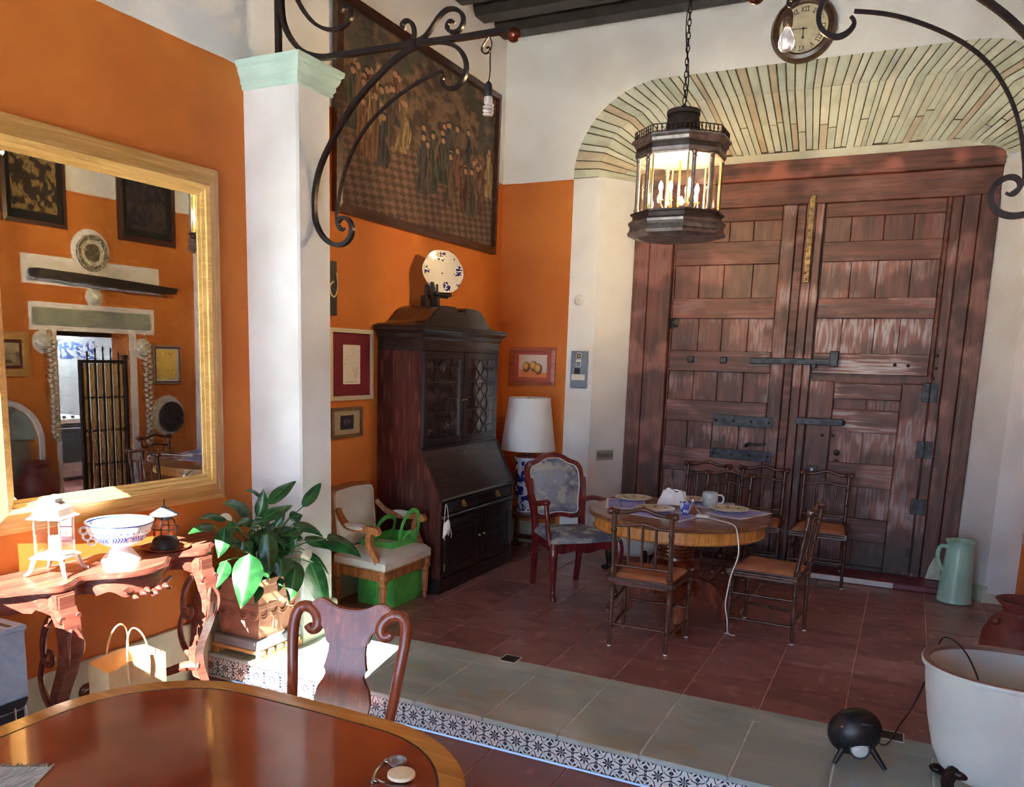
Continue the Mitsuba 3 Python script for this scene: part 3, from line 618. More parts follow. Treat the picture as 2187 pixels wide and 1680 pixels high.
# ---- red-framed armchair with grey damask
RA = thing('armchair', 'dark red framed armchair with grey patterned upholstery left of the round table', 'armchair')
RM = lambda m: m.apply_transform(rotz(math.atan2(-.354, -.309))).apply_translation([-2.083, 1.618, 0])
def ra(nm, m, b, sm=45, par=RA): return part(par, nm, RM(m), b, sm)
for s in (-1, 1):
    c = spline([[s * .272, .235, .425], [s * .280, .252, .36], [s * .272, .24, .24], [s * .262, .226, .12], [s * .262, .23, .05], [s * .266, .246, .014], [s * .266, .25, 0]], 26)
    l_ = ra('front_leg', tube(c, np.r_[np.linspace(.030, .030, 6), np.linspace(.029, .0165, 14), .017, .020, .023, .024, .024, .022], 12), 'red_mahogany')
    rp = spline([[s * .195, -.262, 0], [s * .200, -.238, .20], [s * .205, -.225, .42], [s * .212, -.245, .56], [s * .232, -.275, .72], [s * .236, -.300, .84]], 26)
    ra('back_leg', tube(rp, np.r_[np.linspace(.018, .024, 12), np.linspace(.024, .02, 14)], sq=(.9, .9), up=[0, 1, 0]), 'red_mahogany')
    arm = spline([[s * .225, -.262, .66], [s * .27, -.20, .685], [s * .305, -.10, .69], [s * .30, .02, .70], [s * .285, .095, .722]], 24)
    a = ra('arm', cat(tube(arm, np.linspace(.018, .021, 24), 10), ball((s * .283, .105, .718), (.032, .034, .024), 2), tube(spline([[s * .28, .10, .71], [s * .272, .105, .62], [s * .285, .15, .53], [s * .283, .19, .44], [s * .278, .20, .40]], 20), np.r_[np.linspace(.019, .016, 10), np.linspace(.017, .025, 10)], 10)), 'red_mahogany')
apr = [(-.285, .44), (.285, .44), (.285, .385), (.22, .355), (.12, .375), (0, .35), (-.12, .375), (-.22, .355), (-.285, .385)]
ra('seat_rail', prism(apr, .03, 'y', .262), 'red_mahogany', 30)
for s in (-1, 1): ra('seat_rail', cat(tube([[s * .278, .24, .405], [s * .208, -.23, .405]], .035, sq=(1, .4), up=[0, 0, 1])), 'red_mahogany', False)
ra('seat_rail', bx(-.21, .21, -.245, -.215, .37, .44), 'red_mahogany', False)
sp = Polygon([(-.287, .255), (0, .285), (.287, .255), (.213, -.225), (-.213, -.225)]).buffer(.012)
ra('seat', pillow(sp, .068, 12, at=.436, p=2.4), 'grey_damask')
# back: cartouche shape
half = np.array([[0, 1.012], [.06, 1.008], [.11, .985], [.155, .962], [.205, .945], [.232, .905], [.236, .84], [.228, .76], [.21, .68], [.198, .60], [.19, .555], [.12, .54], [.06, .55], [0, .556]])
cart = spline(np.vstack([half, (half * [-1, 1])[1:-1][::-1]]), 90, closed=True)[:-1]
yb2 = lambda z: -.228 - .17 * (z - .44) / .56 * (0.65 + 0.35 * (z - .44) / .56) - 0.0
def bk(q, d): return np.array([q[0], yb2(q[1]) + d - .0, q[1]])
ra('back_frame', tube(np.array([bk(q, 0) for q in cart]), .021, closed=True, sq=(1, .8), up=[0, 1, 0]), 'red_mahogany')
ctr = np.array([0, .77]); inn = ctr + (cart - ctr) * [.90, .90]
rows = [np.array([bk(ctr + (q - ctr) * s, -.012) for q in inn]) for s in (.05, .6, 1)] + [np.array([bk(ctr + (q - ctr) * s, .008 + .024 * (1 - s ** 3)) for q in inn]) for s in np.linspace(1, .04, 9)]
ra('back_panel', loft(rows), 'grey_damask')
ra('back_piping', tube(np.array([bk(q, .014) for q in ctr + (cart - ctr) * [.905, .905]]), .0045, 6, closed=True), 'white_leather')
# ---- dark secretary cabinet
wood((70, 30, 28), (46, 20, 20), (98, 46, 40), 2, 3, 0.3, 'secretary_side', 0.5)
wood((34, 26, 26), (24, 19, 20), (46, 34, 32), 1, 4, 0.18, 'secretary_front', 0.8)
mottled('cabinet_inside', (30, 22, 20), (22, 16, 15), 8, 0.6)
SC = thing('secretary', 'dark wood secretary with leaded glass doors and a slanted desk front on the left wall', 'cabinet')
y0, y1, xb = 0.955, 2.215, -3.435
def sc(nm, m, b='secretary_front', sm=False, par=SC, label=None): return part(par, nm, m, b, sm, label)
side = [(xb, .06), (-2.875, .06), (-2.870, .705), (-3.040, 1.062), (-3.055, 1.08), (-3.055, 1.87), (xb, 1.87)]
for a in (y0, y1 - .022):
    m = prism([(x, z) for x, z in side], .022, 'y', a + .022); sc('side_panel', m, 'secretary_side')
sc('lower_body', bx(xb, -2.885, y0 + .022, y1 - .022, .08, .72, 0)); sc('skirt', bx(xb + .02, -2.868, y0 - .004, y1 + .004, 0.0, .115, .006)); sc('desk_back', bx(xb, -3.06, y0 + .022, y1 - .022, .72, 1.08, 0))
sl = hull([[-2.872, y, .706] for y in (y0 + .015, y1 - .015)] + [[-3.042, y, 1.064] for y in (y0 + .015, y1 - .015)] + [[-2.90, y, .700] for y in (y0 + .015, y1 - .015)] + [[-3.07, y, 1.055] for y in (y0 + .015, y1 - .015)])
lid = sc('desk_lid', sl); sc('lid_edge', tube([[-2.866, y0 + .006, .712], [-3.038, y0 + .006, 1.070]], .007, 6), par=lid); sc('lid_edge', tube([[-2.866, y1 - .006, .712], [-3.038, y1 - .006, 1.070]], .007, 6), par=lid)
sc('key', bx(-3.022, -3.008, 1.578, 1.592, 1.00, 1.022, .002), 'chrome', par=lid, label='small metal key in the desk lid')
for a, b in ((y0 + .05, 1.575), (1.595, y1 - .05)):
    d = sc('drawer', bx(-2.888, -2.862, a, b, .60, .694, .006)); c = (a + b) / 2
    k = sc('drawer_pull', lathe([(0, .012), (.018, .01), (.026, .003), (.03, 0)], 14).apply_transform(rot(math.pi / 2, [0, 1, 0])).apply_translation([-2.862, c, .652]), 'brass', 40, d, 'small brass pull')
    sc('bail', tube(spline([[-2.85, c - .022, .655], [-2.842, c - .015, .636], [-2.842, c + .015, .636], [-2.85, c + .022, .655]], 12), .003, 6), 'brass', 40, d)
sc('waist_moulding', prism([(-2.885, .700), (-2.858, .70), (-2.856, .712), (-2.868, .722), (-2.885, .722)], y1 - y0 + .01, 'y', y1 + .005)); sc('waist_moulding', prism([(-2.885, .568), (-2.860, .568), (-2.858, .582), (-2.868, .592), (-2.885, .592)], y1 - y0, 'y', y1))
for a, b, kn in ((y0 + .05, 1.578, 1.545), (1.592, y1 - .05, 1.625)):
    d = sc('cupboard_door', bx(-2.888, -2.868, a, b, .12, .56, .004))
    fr = sbox(a + .005, .125, b - .005, .555).difference(sbox(a + .07, .19, b - .07, .49)); sc('door_frame', prism(fr, .012, 'x', -2.868, bev=.004), par=d)
    sc('door_field', prism(sbox(a + .085, .205, b - .085, .475), .010, 'x', -2.868, bev=.006), par=d)
    sc('door_knob', lathe([(0, .022), (.009, .02), (.011, .012), (.006, .006), (.006, 0)], 12).apply_transform(rot(math.pi / 2, [0, 1, 0])).apply_translation([-2.857, kn, .36]), 'brass', 40, d)
    hy = a + .004 if a < 1.2 else b - .004
    for z in (.20, .50): sc('door_hinge', bx(-2.868, -2.858, hy - .005, hy + .005, z - .03, z + .03, .001), 'brass', par=d)
# upper case with glazed doors
U0, U1, xf = y0 + .022, y1 - .022, -3.055
sc('upper_back', bx(xb, xb + .012, U0, U1, 1.08, 1.87, 0), 'cabinet_inside'); sc('upper_floor', bx(xb, xf, U0, U1, 1.075, 1.09, 0)); sc('upper_top', bx(xb, xf, U0, U1, 1.80, 1.87, 0))
for z in (1.33, 1.56): sc('shelf', bx(xb + .012, xf - .06, U0, U1, z, z + .015, 0), 'cabinet_inside')
for a, b, kn in ((U0, 1.578, 1.56), (1.592, U1, 1.61)):
    d = sc('glazed_door', prism(sbox(a, 1.095, b, 1.80).difference(sbox(a + .055, 1.15, b - .055, 1.745)), .022, 'x', xf - .006, bev=.004))
    g0, g1, h0, h1 = a + .055, b - .055, 1.15, 1.745
    sc('pane', tri([[xf, g0, h0], [xf, g1, h0], [xf, g1, h1], [xf, g0, h1]], [[0, 1, 2, 3]]), 'window_glass', par=d)
    lat = []
    cy = (g0 + g1) / 2; zz = np.linspace(h0, h1, 6); hw = (g1 - g0)
    for i in range(5):
        zm = (zz[i] + zz[i + 1]) / 2
        for sgn in (-1, 1): lat += [[[xf + .004, cy + sgn * .012, zz[i]], [xf + .004, cy + sgn * .075, zm], [xf + .004, cy + sgn * .012, zz[i + 1]]]]
        lat += [[[xf + .004, g0, zm], [xf + .004, cy - .075, zm]], [[xf + .004, cy + .075, zm], [xf + .004, g1, zm]]]
        lat += [[[xf + .004, cy - .14, zz[i]], [xf + .004, cy - .105, zm], [xf + .004, cy - .14, zz[i + 1]]], [[xf + .004, cy + .14, zz[i]], [xf + .004, cy + .105, zm], [xf + .004, cy + .14, zz[i + 1]]]]
    sc('lattice', cat([tube(l, .0032, 6) for l in lat]), 'secretary_front', par=d)
    sc('door_knob', lathe([(0, .02), (.006, .018), (.008, .01), (.005, 0)], 10).apply_transform(rot(math.pi / 2, [0, 1, 0])).apply_translation([xf + .018, kn, 1.43]), 'brass', 40, d)
fz = [(xb, 1.80), (-3.045, 1.80), (-3.042, 1.815), (-3.05, 1.825), (-3.05, 1.885), (-3.035, 1.90), (-3.02, 1.93), (-2.995, 1.952), (-2.99, 1.975), (-3.0, 1.985), (xb, 1.985)]
sc('frieze', bx(xb, -3.045, y0 - .004, y1 + .004, 1.80, 1.89, .004)); 
sc('cornice', loft([[(xb, y0 - o, z), (-3.05 + o, y0 - o, z), (-3.05 + o, y1 + o, z), (xb, y1 + o, z)] for o, z in ((.004, 1.885), (.014, 1.90), (.022, 1.925), (.046, 1.945), (.052, 1.952), (.052, 1.968), (.058, 1.972), (.058, 1.985))]))
hs = [(y0 - .045, 1.985), (y0 - .03, 1.995), (1.03, 2.003), (1.10, 2.03), (1.17, 2.085), (1.23, 2.125), (1.29, 2.142), (1.36, 2.146), (1.50, 2.146), (1.525, 2.132), (1.535, 2.11)]
bon = hs + [(3.17 - y, z) for y, z in hs[::-1]]
sc('bonnet_top', prism(bon, .345, 'x', xb + .015, bev=.008), 'secretary_front', 30)
# glasses kept behind the panes
mat('cut_glass', (200, 205, 205), 0.08, metallic=0.0, specular=0.9)
scene['thin_glass'] = {'type': 'thindielectric', 'int_ior': 1.5}
gob = lathe([(.022, 0), (.024, .003), (.005, .008), (.004, .06), (.02, .075), (.03, .10), (.031, .135)], 18, cap=False)
gk = None
for zi, z in enumerate((1.091, 1.346, 1.576)):
    for j in range(9):
        y = 1.04 + .128 * j + rnd.uniform(-.02, .02); x = -3.16 - .13 * (j % 2) + rnd.uniform(-.02, .02)
        if abs(y - 1.585) < .05: continue
        t = thing('goblet', 'stemmed drinking glass behind the leaded panes of the secretary', 'glass', 'goblets inside the secretary')
        if gk is None: gk = put(t, gob, 'thin_glass', 50); scene[t]['to_world'] = T().translate([x, y, z])
        else: scene[t] = dict(scene[gk]); scene[t]['to_world'] = T().translate([x, y, z]).scale([1, 1, rnd.uniform(.8, 1.2)])
# ---- foreground dining table and its chair
mottled('dining_top', (168, 84, 52), (128, 56, 34), 2.6, 0.08, 0.25, 0.75, 5, clearcoat=1.0, clearcoat_gloss=0.98, specular=0.6)
wood((204, 148, 74), (182, 124, 58), (220, 168, 96), 0, 3, 0.12, 'dining_band', 0.8)
wood((150, 78, 52), (122, 58, 38), (172, 98, 66), 2, 4, 0.22, 'chair_mahogany', 0.8)
DT = thing('dining_table', 'large polished dining table with rounded corners and a yellow crossbanded edge in the foreground', 'table')
dt0 = sbox(-2.27 + .45, -3.75 + .45, -.785 - .45, -2.20 - .45).buffer(.45, 24)
bowed = np.array(dt0.exterior.coords)[:-1]
bowed = bowed[::1]; bowed = np.array([LineString(list(bowed) + [bowed[0]]).interpolate(t, normalized=True).coords[0] for t in np.linspace(0, 1, 181)[:-1]])
bowed[:, 1] += .032 * np.cos(np.clip((bowed[:, 0] + 1.53) / .74, -1, 1) * math.pi / 2) * np.where(bowed[:, 1] > -2.9, 1, -1)
DP = Polygon(bowed)
part(DT, 'tabletop', prism(DP.buffer(-.078), .032, at=.568), 'dining_top', False)
part(DT, 'edge_band', prism(DP.difference(DP.buffer(-.078)), .032, at=.568, bev=.005), 'dining_band', False)
part(DT, 'inlay_line', prism(DP.buffer(-.076).difference(DP.buffer(-.081)), .0324, at=.568), 'black_beam', False)
part(DT, 'apron', prism(DP.buffer(-.12).difference(DP.buffer(-.145)), .08, at=.488), 'chair_mahogany', False)
for s in (-1, 1):
    part(DT, 'pedestal', lathe([(.04, .49), (.11, .49), (.10, .44), (.05, .40), (.07, .30), (.09, .22), (.06, .12), (.10, .06), (.10, .0), (.05, -.02)], 28, (-1.53, -2.95 + s * .35, 0)), 'chair_mahogany', 40)
    for a in (45, 135, 225, 315):
        d = np.array([math.cos(math.radians(a)), math.sin(math.radians(a)), 0]); o = np.array([-1.53, -2.95 + s * .35, 0])
        part(DT, 'foot', tube(np.array([o + d * r + [0, 0, z] for r, z in ((.05, .05), (.16, .03), (.26, -.07), (.33, -.125), (.37, -.132))]), [.04, .04, .032, .025, .022], 8), 'chair_mahogany')
# fiddle-back chair
QC = thing('dining_chair', 'mahogany fiddle-back chair with scrolled shoulders on the far side of the polished table', 'chair')
QA = np.radians(12.0)
def qa(nm, m, b='chair_mahogany', sm=45, par=QC): return part(par, nm, m.apply_transform(rotz(QA)).apply_translation([-1.660, -1.915, ZL]), b, sm)
yq = lambda z: .16 * max(z - .42, 0) ** 1.3 / .55
for s in (-1, 1):
    c = spline([[s * .180, 0, .0], [s * .185, -.02, .25], [s * .188, -.02, .46], [s * .205, yq(.62), .62], [s * .222, yq(.78), .78], [s * .230, yq(.88), .88], [s * .216, yq(.945), .938], [s * .18, yq(.955), .948], [s * .140, yq(.93), .925], [s * .130, yq(.89), .884], [s * .15, yq(.872), .866], [s * .172, yq(.884), .882]], 64)
    qa('back_post', tube(c, np.r_[np.full(18, .019), np.linspace(.019, .022, 26), np.linspace(.022, .024, 12), np.linspace(.0235, .017, 8)], 14))
tr = [(-.155, .925), (-.165, .962), (-.15, .978), (-.12, .985), (-.06, .962), (0, .955), (.06, .962), (.12, .985), (.15, .978), (.165, .962), (.155, .925), (.13, .90), (.095, .87), (.078, .83), (-.078, .83), (-.095, .87), (-.13, .90)]
spl_h = [(.076, .845), (.074, .80), (.082, .755), (.088, .735), (.075, .722), (.082, .70), (.105, .665), (.115, .62), (.108, .57), (.085, .53), (.070, .50), (.066, .46)]
def bent(poly, th):
    m = prism(Polygon(poly).buffer(0), th, 'y', 0.0, bev=.004); m = m.subdivide_to_size(.035) if False else m
    v = m.vertices; v[:, 1] += np.array([yq(z) for z in v[:, 2]]) + .012; return m
def strips(poly, th):
    P = Polygon(poly).buffer(0); zs = np.linspace(P.bounds[1], P.bounds[3], 9); out = []
    return bent(poly, th)
trs = spline(np.array([(x, z) for x, z in tr]), 90, closed=True)[:-1]
qa('crest_rail', bent(trs, .026)); 
spl = np.array([(x, z) for x, z in spl_h] + [(-x, z) for x, z in spl_h[::-1]])
# splat as a lofted sheet so that it follows the rake
zs = np.linspace(.46, .845, 40); hw = np.interp(zs, [z for x, z in spl_h[::-1]], [x for x, z in spl_h[::-1]])
rows = [[(-w, yq(z) + .0, z), (-w, yq(z) + .018, z), (w, yq(z) + .018, z), (w, yq(z), z)] for w, z in zip(hw, zs)]
qa('splat', loft(rows), sm=30)
qa('seat_frame', prism(Polygon([(-.2, .01), (.2, .01), (.255, -.43), (-.255, -.43)]).buffer(.01), .06, at=.40, bev=.008), sm=30)
qa('seat', pillow(Polygon([(-.185, -.01), (.185, -.01), (.235, -.41), (-.235, -.41)]), .035, 8, at=.455), 'tan_leather')
for s in (-1, 1): qa('front_leg', tube(spline([[s * .235, -.41, .42], [s * .255, -.43, .34], [s * .24, -.415, .2], [s * .228, -.405, .08], [s * .24, -.42, .02], [s * .245, -.43, 0]], 24), np.r_[np.linspace(.036, .034, 6), np.linspace(.032, .016, 12), np.linspace(.018, .03, 6)], 12))
# ---- console table on the left wall
wood((126, 70, 58), (102, 54, 46), (146, 88, 72), 1, 4, 0.35, 'console_wood', 0.4)
CT = thing('console_table', 'carved console table with a serpentine top and scrolled legs under the mirror', 'table')
yc = -1.60
ch = [(0.86, -3.425), (.84, -3.40), (.78, -3.33), (.70, -3.24), (.60, -3.16), (.50, -3.095), (.47, -3.065), (.43, -3.045), (.39, -3.045), (.34, -3.065), (.29, -3.10), (.25, -3.105), (.20, -3.07), (.12, -3.00), (.05, -2.975), (0, -2.97)]
fe = np.array([(x, yc + d) for d, x in ch] + [(x, yc - d) for d, x in ch[::-1]][1:])
fes = spline(fe[:, :], 120)
TOPZ = .742
ctp = Polygon([(-3.425, fes[0, 1])] + [tuple(q) for q in fes] + [(-3.425, fes[-1, 1])]).buffer(0)
part(CT, 'top', cat(prism(ctp.buffer(-.012), .012, at=TOPZ - .036), prism(ctp, .014, at=TOPZ - .024, bev=.004), prism(ctp.buffer(-.008), .010, at=TOPZ - .010, bev=.005)), 'console_wood', 30)
app = ctp.buffer(-.035)
# apron follows the front edge, its lower edge waved
af = np.array([LineString(fes).interpolate(t, normalized=True).coords[0] for t in np.linspace(.06, .94, 120)]); af[:, 0] -= .04
dd = np.abs(af[:, 1] - yc)
drop = .055 + .035 * np.exp(-((dd - 0) / .16) ** 2) + .06 * np.exp(-((dd - .41) / .06) ** 2) + .012 * np.cos(dd * 60) * (dd < .2) + .02 * (dd > .5)
th = .02
rows = [[(x, y, TOPZ - .036), (x, y, TOPZ - .036 - d), (x - th, y, TOPZ - .036 - d), (x - th, y, TOPZ - .036)] for (x, y), d in zip(af, drop)]
part(CT, 'apron', loft(rows), 'console_wood', 35)
flw = []
for k in range(7):
    y = yc + .02 + (k - 3) * .033; r = .021 - .003 * abs(k - 3)
    c = np.array([-2.995 + .012 * (k % 2) - .12 * abs(y - yc) ** 1.5, y, TOPZ - .115 - .010 * math.cos(k * 2.0)])
    for j in range(3): flw.append(lathe([(r * (1 - .28 * j), -.004), (r * (1 - .25 * j), .006), (r * (.75 - .25 * j), .009 + .004 * j), (r * .3, .006 + .006 * j)], 12).apply_transform(rot(math.pi / 2, [0, 1, 0])).apply_translation(c + [.004 * j, 0, 0]))
fl_ = part(CT, 'carved_roses', cat(flw), 'console_wood', 45)
for s in (-1, 1):
    for q in (1.0, 1.6, 2.2): part(fl_, 'leaf', ball((-3.02, yc + .02 + s * (.085 + .02 * q), TOPZ - .11 + .012 * q), (.006, .022, .010), 1), 'console_wood')
for s in (-1, 1):
    ly = yc + s * .405
    blk = [(-.045, 0), (.045, 0), (.045, -.06), (.036, -.10), (-.036, -.10), (-.045, -.06)]
    lp = spline([[-3.06, ly, .63], [-3.035, ly, .57], [-3.03, ly, .48], [-3.055, ly, .36], [-3.11, ly, .24], [-3.13, ly, .14], [-3.10, ly, .04], [-3.05, ly, -.05], [-3.02, ly, -.11], [-3.035, ly, ZL + .012]], 48)
    L_ = part(CT, 'leg', tube(lp, np.r_[np.linspace(.045, .042, 8), np.linspace(.040, .034, 14), np.linspace(.034, .026, 20), np.linspace(.027, .03, 6)], sq=(.95, .72), up=[0, 1, 0]), 'console_wood', 40)
    part(L_, 'knee_block', prism(Polygon([(ly + a, .706 + b) for a, b in blk]), .085, 'x', -3.115, bev=.008), 'console_wood', 30)
    for t in (-1, 1):
        part(L_, 'volute', lathe([(0, -.008), (.014, -.008), (.018, -.003), (.018, .003), (.014, .008), (0, .008)], 14).apply_transform(rot(math.pi / 2, [0, 1, 0])).apply_translation([-3.02, ly + t * .040, .60]), 'console_wood')
        lv = spline([[-3.005, ly + t * .010, .55], [-2.99, ly + t * .034, .50], [-3.0, ly + t * .030, .42], [-3.035, ly + t * .012, .36]], 16)
        part(L_, 'acanthus', tube(lv, np.linspace(.010, .004, 16), 6), 'console_wood')
    part(L_, 'bracket_scroll', tube(spline([[-3.12, ly, .60], [-3.17, ly, .55], [-3.21, ly, .45], [-3.20, ly, .36], [-3.16, ly, .36], [-3.155, ly, .41], [-3.18, ly, .42]], 30), np.linspace(.018, .010, 30), 8), 'console_wood')
    part(L_, 'bracket_scroll', tube(spline([[-3.20, ly, .40], [-3.24, ly, .28], [-3.20, ly, .17], [-3.14, ly, .14]], 24), np.linspace(.012, .018, 24), 8), 'console_wood')
    st = spline([[-3.11, ly, .10], [-3.17, ly - s * .05, .10], [-3.22, ly - s * .14, .085], [-3.23, ly - s * .22, .12], [-3.21, ly - s * .27, .16], [-3.22, ly - s * .20, .17], [-3.23, ly - s * .19, .13]], 34)
    part(CT, 'stretcher', tube(st, np.linspace(.028, .012, 34), 8), 'console_wood')
    part(CT, 'back_leg', tube(spline([[-3.40, yc + s * .72, .70], [-3.38, yc + s * .70, .45], [-3.40, yc + s * .68, .15], [-3.38, yc + s * .66, ZL + .012]], 20), .028, sq=(1, .8), up=[0, 1, 0]), 'console_wood')
part(CT, 'stretcher', tube(spline([[-3.22, yc - .20, .12], [-3.24, yc - .1, .085], [-3.22, yc, .12], [-3.24, yc + .1, .085], [-3.22, yc + .20, .12]], 30), .022, 8), 'console_wood')
part(CT, 'back_rail', bx(-3.425, -3.40, yc - .74, yc + .74, .62, .706, .003), 'console_wood', False)
# ---- mirror above the console, hung a little off the wall
wood((196, 152, 88), (176, 130, 70), (210, 170, 108), 1, 4, 0.4, 'mirror_wood', 0.3)
wood((196, 152, 88), (176, 130, 70), (210, 170, 108), 2, 4, 0.4, 'mirror_wood_v', 0.3)
wood((224, 184, 112), (206, 164, 94), (236, 200, 130), 1, 4, 0.3, 'mirror_bevel', 0.4)
a_, t_ = .025, math.radians(.45)
Nn = np.array([math.cos(a_) * math.cos(t_), -math.sin(a_) * math.cos(t_), -math.sin(t_)]); Uu = np.cross([0, 0, 1], Nn); Uu /= np.linalg.norm(Uu); Vv = np.cross(Nn, Uu)
MP = np.array([-3.412, -.75, .95])
MM = np.eye(4); MM[:3, 0] = Uu; MM[:3, 1] = Vv; MM[:3, 2] = Nn; MM[:3, 3] = MP
MR = thing('mirror', 'large wall mirror in a pale wooden frame above the console table', 'mirror')
def mrp(nm, m, b, sm=False): return part(MR, nm, m.apply_transform(MM), b, sm)
u0, u1, v0, v1 = -1.345, .075, -.035, 1.782
iw = .168
mrp('glass', tri([[u0 + .15, v0 + .13, 0], [u1 - .13, v0 + .13, 0], [u1 - .13, v1 - .13, 0], [u0 + .15, v1 - .13, 0]], [[0, 1, 2, 3]]), 'silver_mirror')
def rail(nm, a0, a1, z0, z1, d0, d1, b):
    """mitred frame sides between insets a0 and a1, heights z0 (outer) to z1 (inner), back at d0"""
    o = lambda d: np.array([[u0 + d, v0 + d], [u1 - d, v0 + d], [u1 - d, v1 - d], [u0 + d, v1 - d]])
    A, B = o(a0), o(a1)
    for i in range(4):
        j = (i + 1) % 4
        pts = [[*A[i], d0], [*A[j], d0], [*B[j], d0], [*B[i], d0], [*A[i], z0], [*A[j], z0], [*B[j], z1], [*B[i], z1]]
        mrp(nm, hull(pts), b if i % 2 == 0 else ('mirror_wood_v' if b == 'mirror_wood' else b))
rail('frame_side', 0, .095, .010, .040, -.016, 0, 'mirror_wood'); rail('inner_bevel', .096, .118, .046, .040, -.01, 0, 'mirror_bevel'); rail('inner_slip', .119, .137, .026, .018, -.01, 0, 'mirror_bevel'); rail('inner_slip', .138, .152, .012, .006, -.008, 0, 'mirror_bevel')
# ================================================================ on the walls, hanging, plant and floor things
def text_on(text, h, M, depth=.0015):
    m = meshkit.text_mesh(text, h, depth); w = m.bounds[1][0]; m.apply_translation([-w / 2, -h / 2, 0]); m.apply_transform(M); return m
def facing(o, x, z):
    """matrix: local x along x, local y along z, outward = x cross z, origin o"""
    x, z = np.asarray(x, float), np.asarray(z, float); x /= np.linalg.norm(x); n = np.cross(x, z); n /= np.linalg.norm(n); z = np.cross(n, x)
    M = np.eye(4); M[:3, 0], M[:3, 1], M[:3, 2], M[:3, 3] = x, z, n, o; return M
def frame_set(t, M, w, h, fw, d, bm, field, fm, mount=None, mm=None, pic=None, pm=None, uv=True):
    """picture: frame, mount board, picture, glass-less; local x right, y up, centred"""
    q = Polygon([(-w / 2, -h / 2), (w / 2, -h / 2), (w / 2, h / 2), (-w / 2, h / 2)])
    inn = Polygon([(-w / 2 + fw, -h / 2 + fw), (w / 2 - fw, -h / 2 + fw), (w / 2 - fw, h / 2 - fw), (-w / 2 + fw, h / 2 - fw)])
    o_ = np.array(q.exterior.coords)[:4]; i_ = np.array(inn.exterior.coords)[:4]
    for k in range(4):
        l = (k + 1) % 4
        m = hull([[*o_[k], 0], [*o_[l], 0], [*i_[l], 0], [*i_[k], 0], [*o_[k], d * .8], [*o_[l], d * .8], [*i_[l], d], [*i_[k], d]]); part(t, 'frame', m.apply_transform(M), bm, False)
    def panel(nm, ww, hh, z, m_):
        v = np.array([[-ww / 2, -hh / 2, z], [ww / 2, -hh / 2, z], [ww / 2, hh / 2, z], [-ww / 2, hh / 2, z]]); me = tri(v, [[0, 1, 2, 3]]).apply_transform(M)
        part(t, nm, me, m_, False, uv=np.array([[0, 0], [1, 0], [1, 1], [0, 1.0]]))
    panel(field, w - 2 * fw, h - 2 * fw, d * .35, fm)
    if mount: panel('mount', mount[0], mount[1], d * .35 + .002, mm)
    if pic: panel('print', pic[0], pic[1], d * .35 + .004, pm)
# ---- tapestry
wood((64, 36, 26), (46, 26, 20), (82, 50, 36), 1, 4, 0.35, 'dark_frame', 0.4)
figs = []
r2 = random.Random(11)
for k in range(46):
    row = k % 3; u = r2.uniform(.05, .97); base = (.18, .30, .44)[row] + r2.uniform(-.03, .05) + .10 * (u < .45) ; h = (.34, .30, .24)[row] * r2.uniform(.85, 1.1)
    figs.append((base, u, h, r2.choice([(120, 86, 66), (92, 74, 66), (70, 72, 66), (138, 116, 84), (108, 70, 60), (84, 56, 50), (150, 128, 92), (66, 62, 66)])))
figs.sort(key=lambda f: -f[0])
def tapestry(p, n, uv):
    x, y = uv.x, uv.y
    w1 = fbm(x * 26, y * 22, 1.0, 4); w2 = fbm(x * 60, y * 46, 3.0, 3)
    c = mix(lin(64, 50, 44), lin(104, 82, 66), smoothstep(0.36, 0.64, w1))
    c = mix(c, lin(60, 64, 60), smoothstep(0.5, 0.66, fbm(x * 9, y * 8, 7.0, 3)) * 0.7)
    chk = dr.floor((x * 1.0 + y * 1.5) * 18) + dr.floor((x * 1.4 - y * 1.1) * 18); chk = chk - 2 * dr.floor(chk / 2)
    fl = smoothstep(0.42, 0.36, y - .12 * smoothstep(.6, .2, x))
    c = mix(c, mix(mi.Color3f(*lin(112, 84, 74)), lin(72, 56, 50), chk), fl * 0.75)
    for b, u, h, col in figs:
        t = (y - b) / h; hw = .020 + .014 * smoothstep(0.75, 0.1, t) + .006 * (w2 - .5)
        dx = dr.abs(x - u + .01 * dr.sin(t * 9 + 40 * u)); body = (t > 0) & (t < .84) & (dx < hw * (1 - .25 * t))
        fold = smoothstep(.35, .65, noise((x - u) * 160, t * 5, 9 * u))
        c = dr.select(body, mix(mi.Color3f(*lin(*col)), mi.Color3f(*[v * .45 for v in lin(*col)]), fold), c)
        head = dr.square((x - u) / .0125) + dr.square((t - .90) * h / .017) < 1
        hat = dr.square((x - u) / .016) + dr.square((t - .965) * h / .012) < 1
        c = dr.select(hat, mi.Color3f(*[v * .5 for v in lin(*col)]), c); c = dr.select(head, mi.Color3f(*lin(150, 116, 92)), c)
    edge = smoothstep(0.02, 0.0, dr.minimum(dr.minimum(x, 1 - x), dr.minimum(y, 1 - y)))
    c = mix(c, lin(38, 30, 30), edge)
    return c * (0.72 + 0.5 * w2)
mat('tapestry_weave', tapestry, 0.95)
tw, th_ = 2.41, 1.375
TM = facing([-3.437, .42 + tw / 2, 2.705 + th_ / 2], [0, 1, 0], [0.012, 0, 1])
tp = thing('tapestry', 'large framed brown tapestry of a crowd of figures high on the left wall', 'tapestry')
frame_set(tp, TM, tw, th_, .055, .05, 'dark_frame', 'weave', 'tapestry_weave')
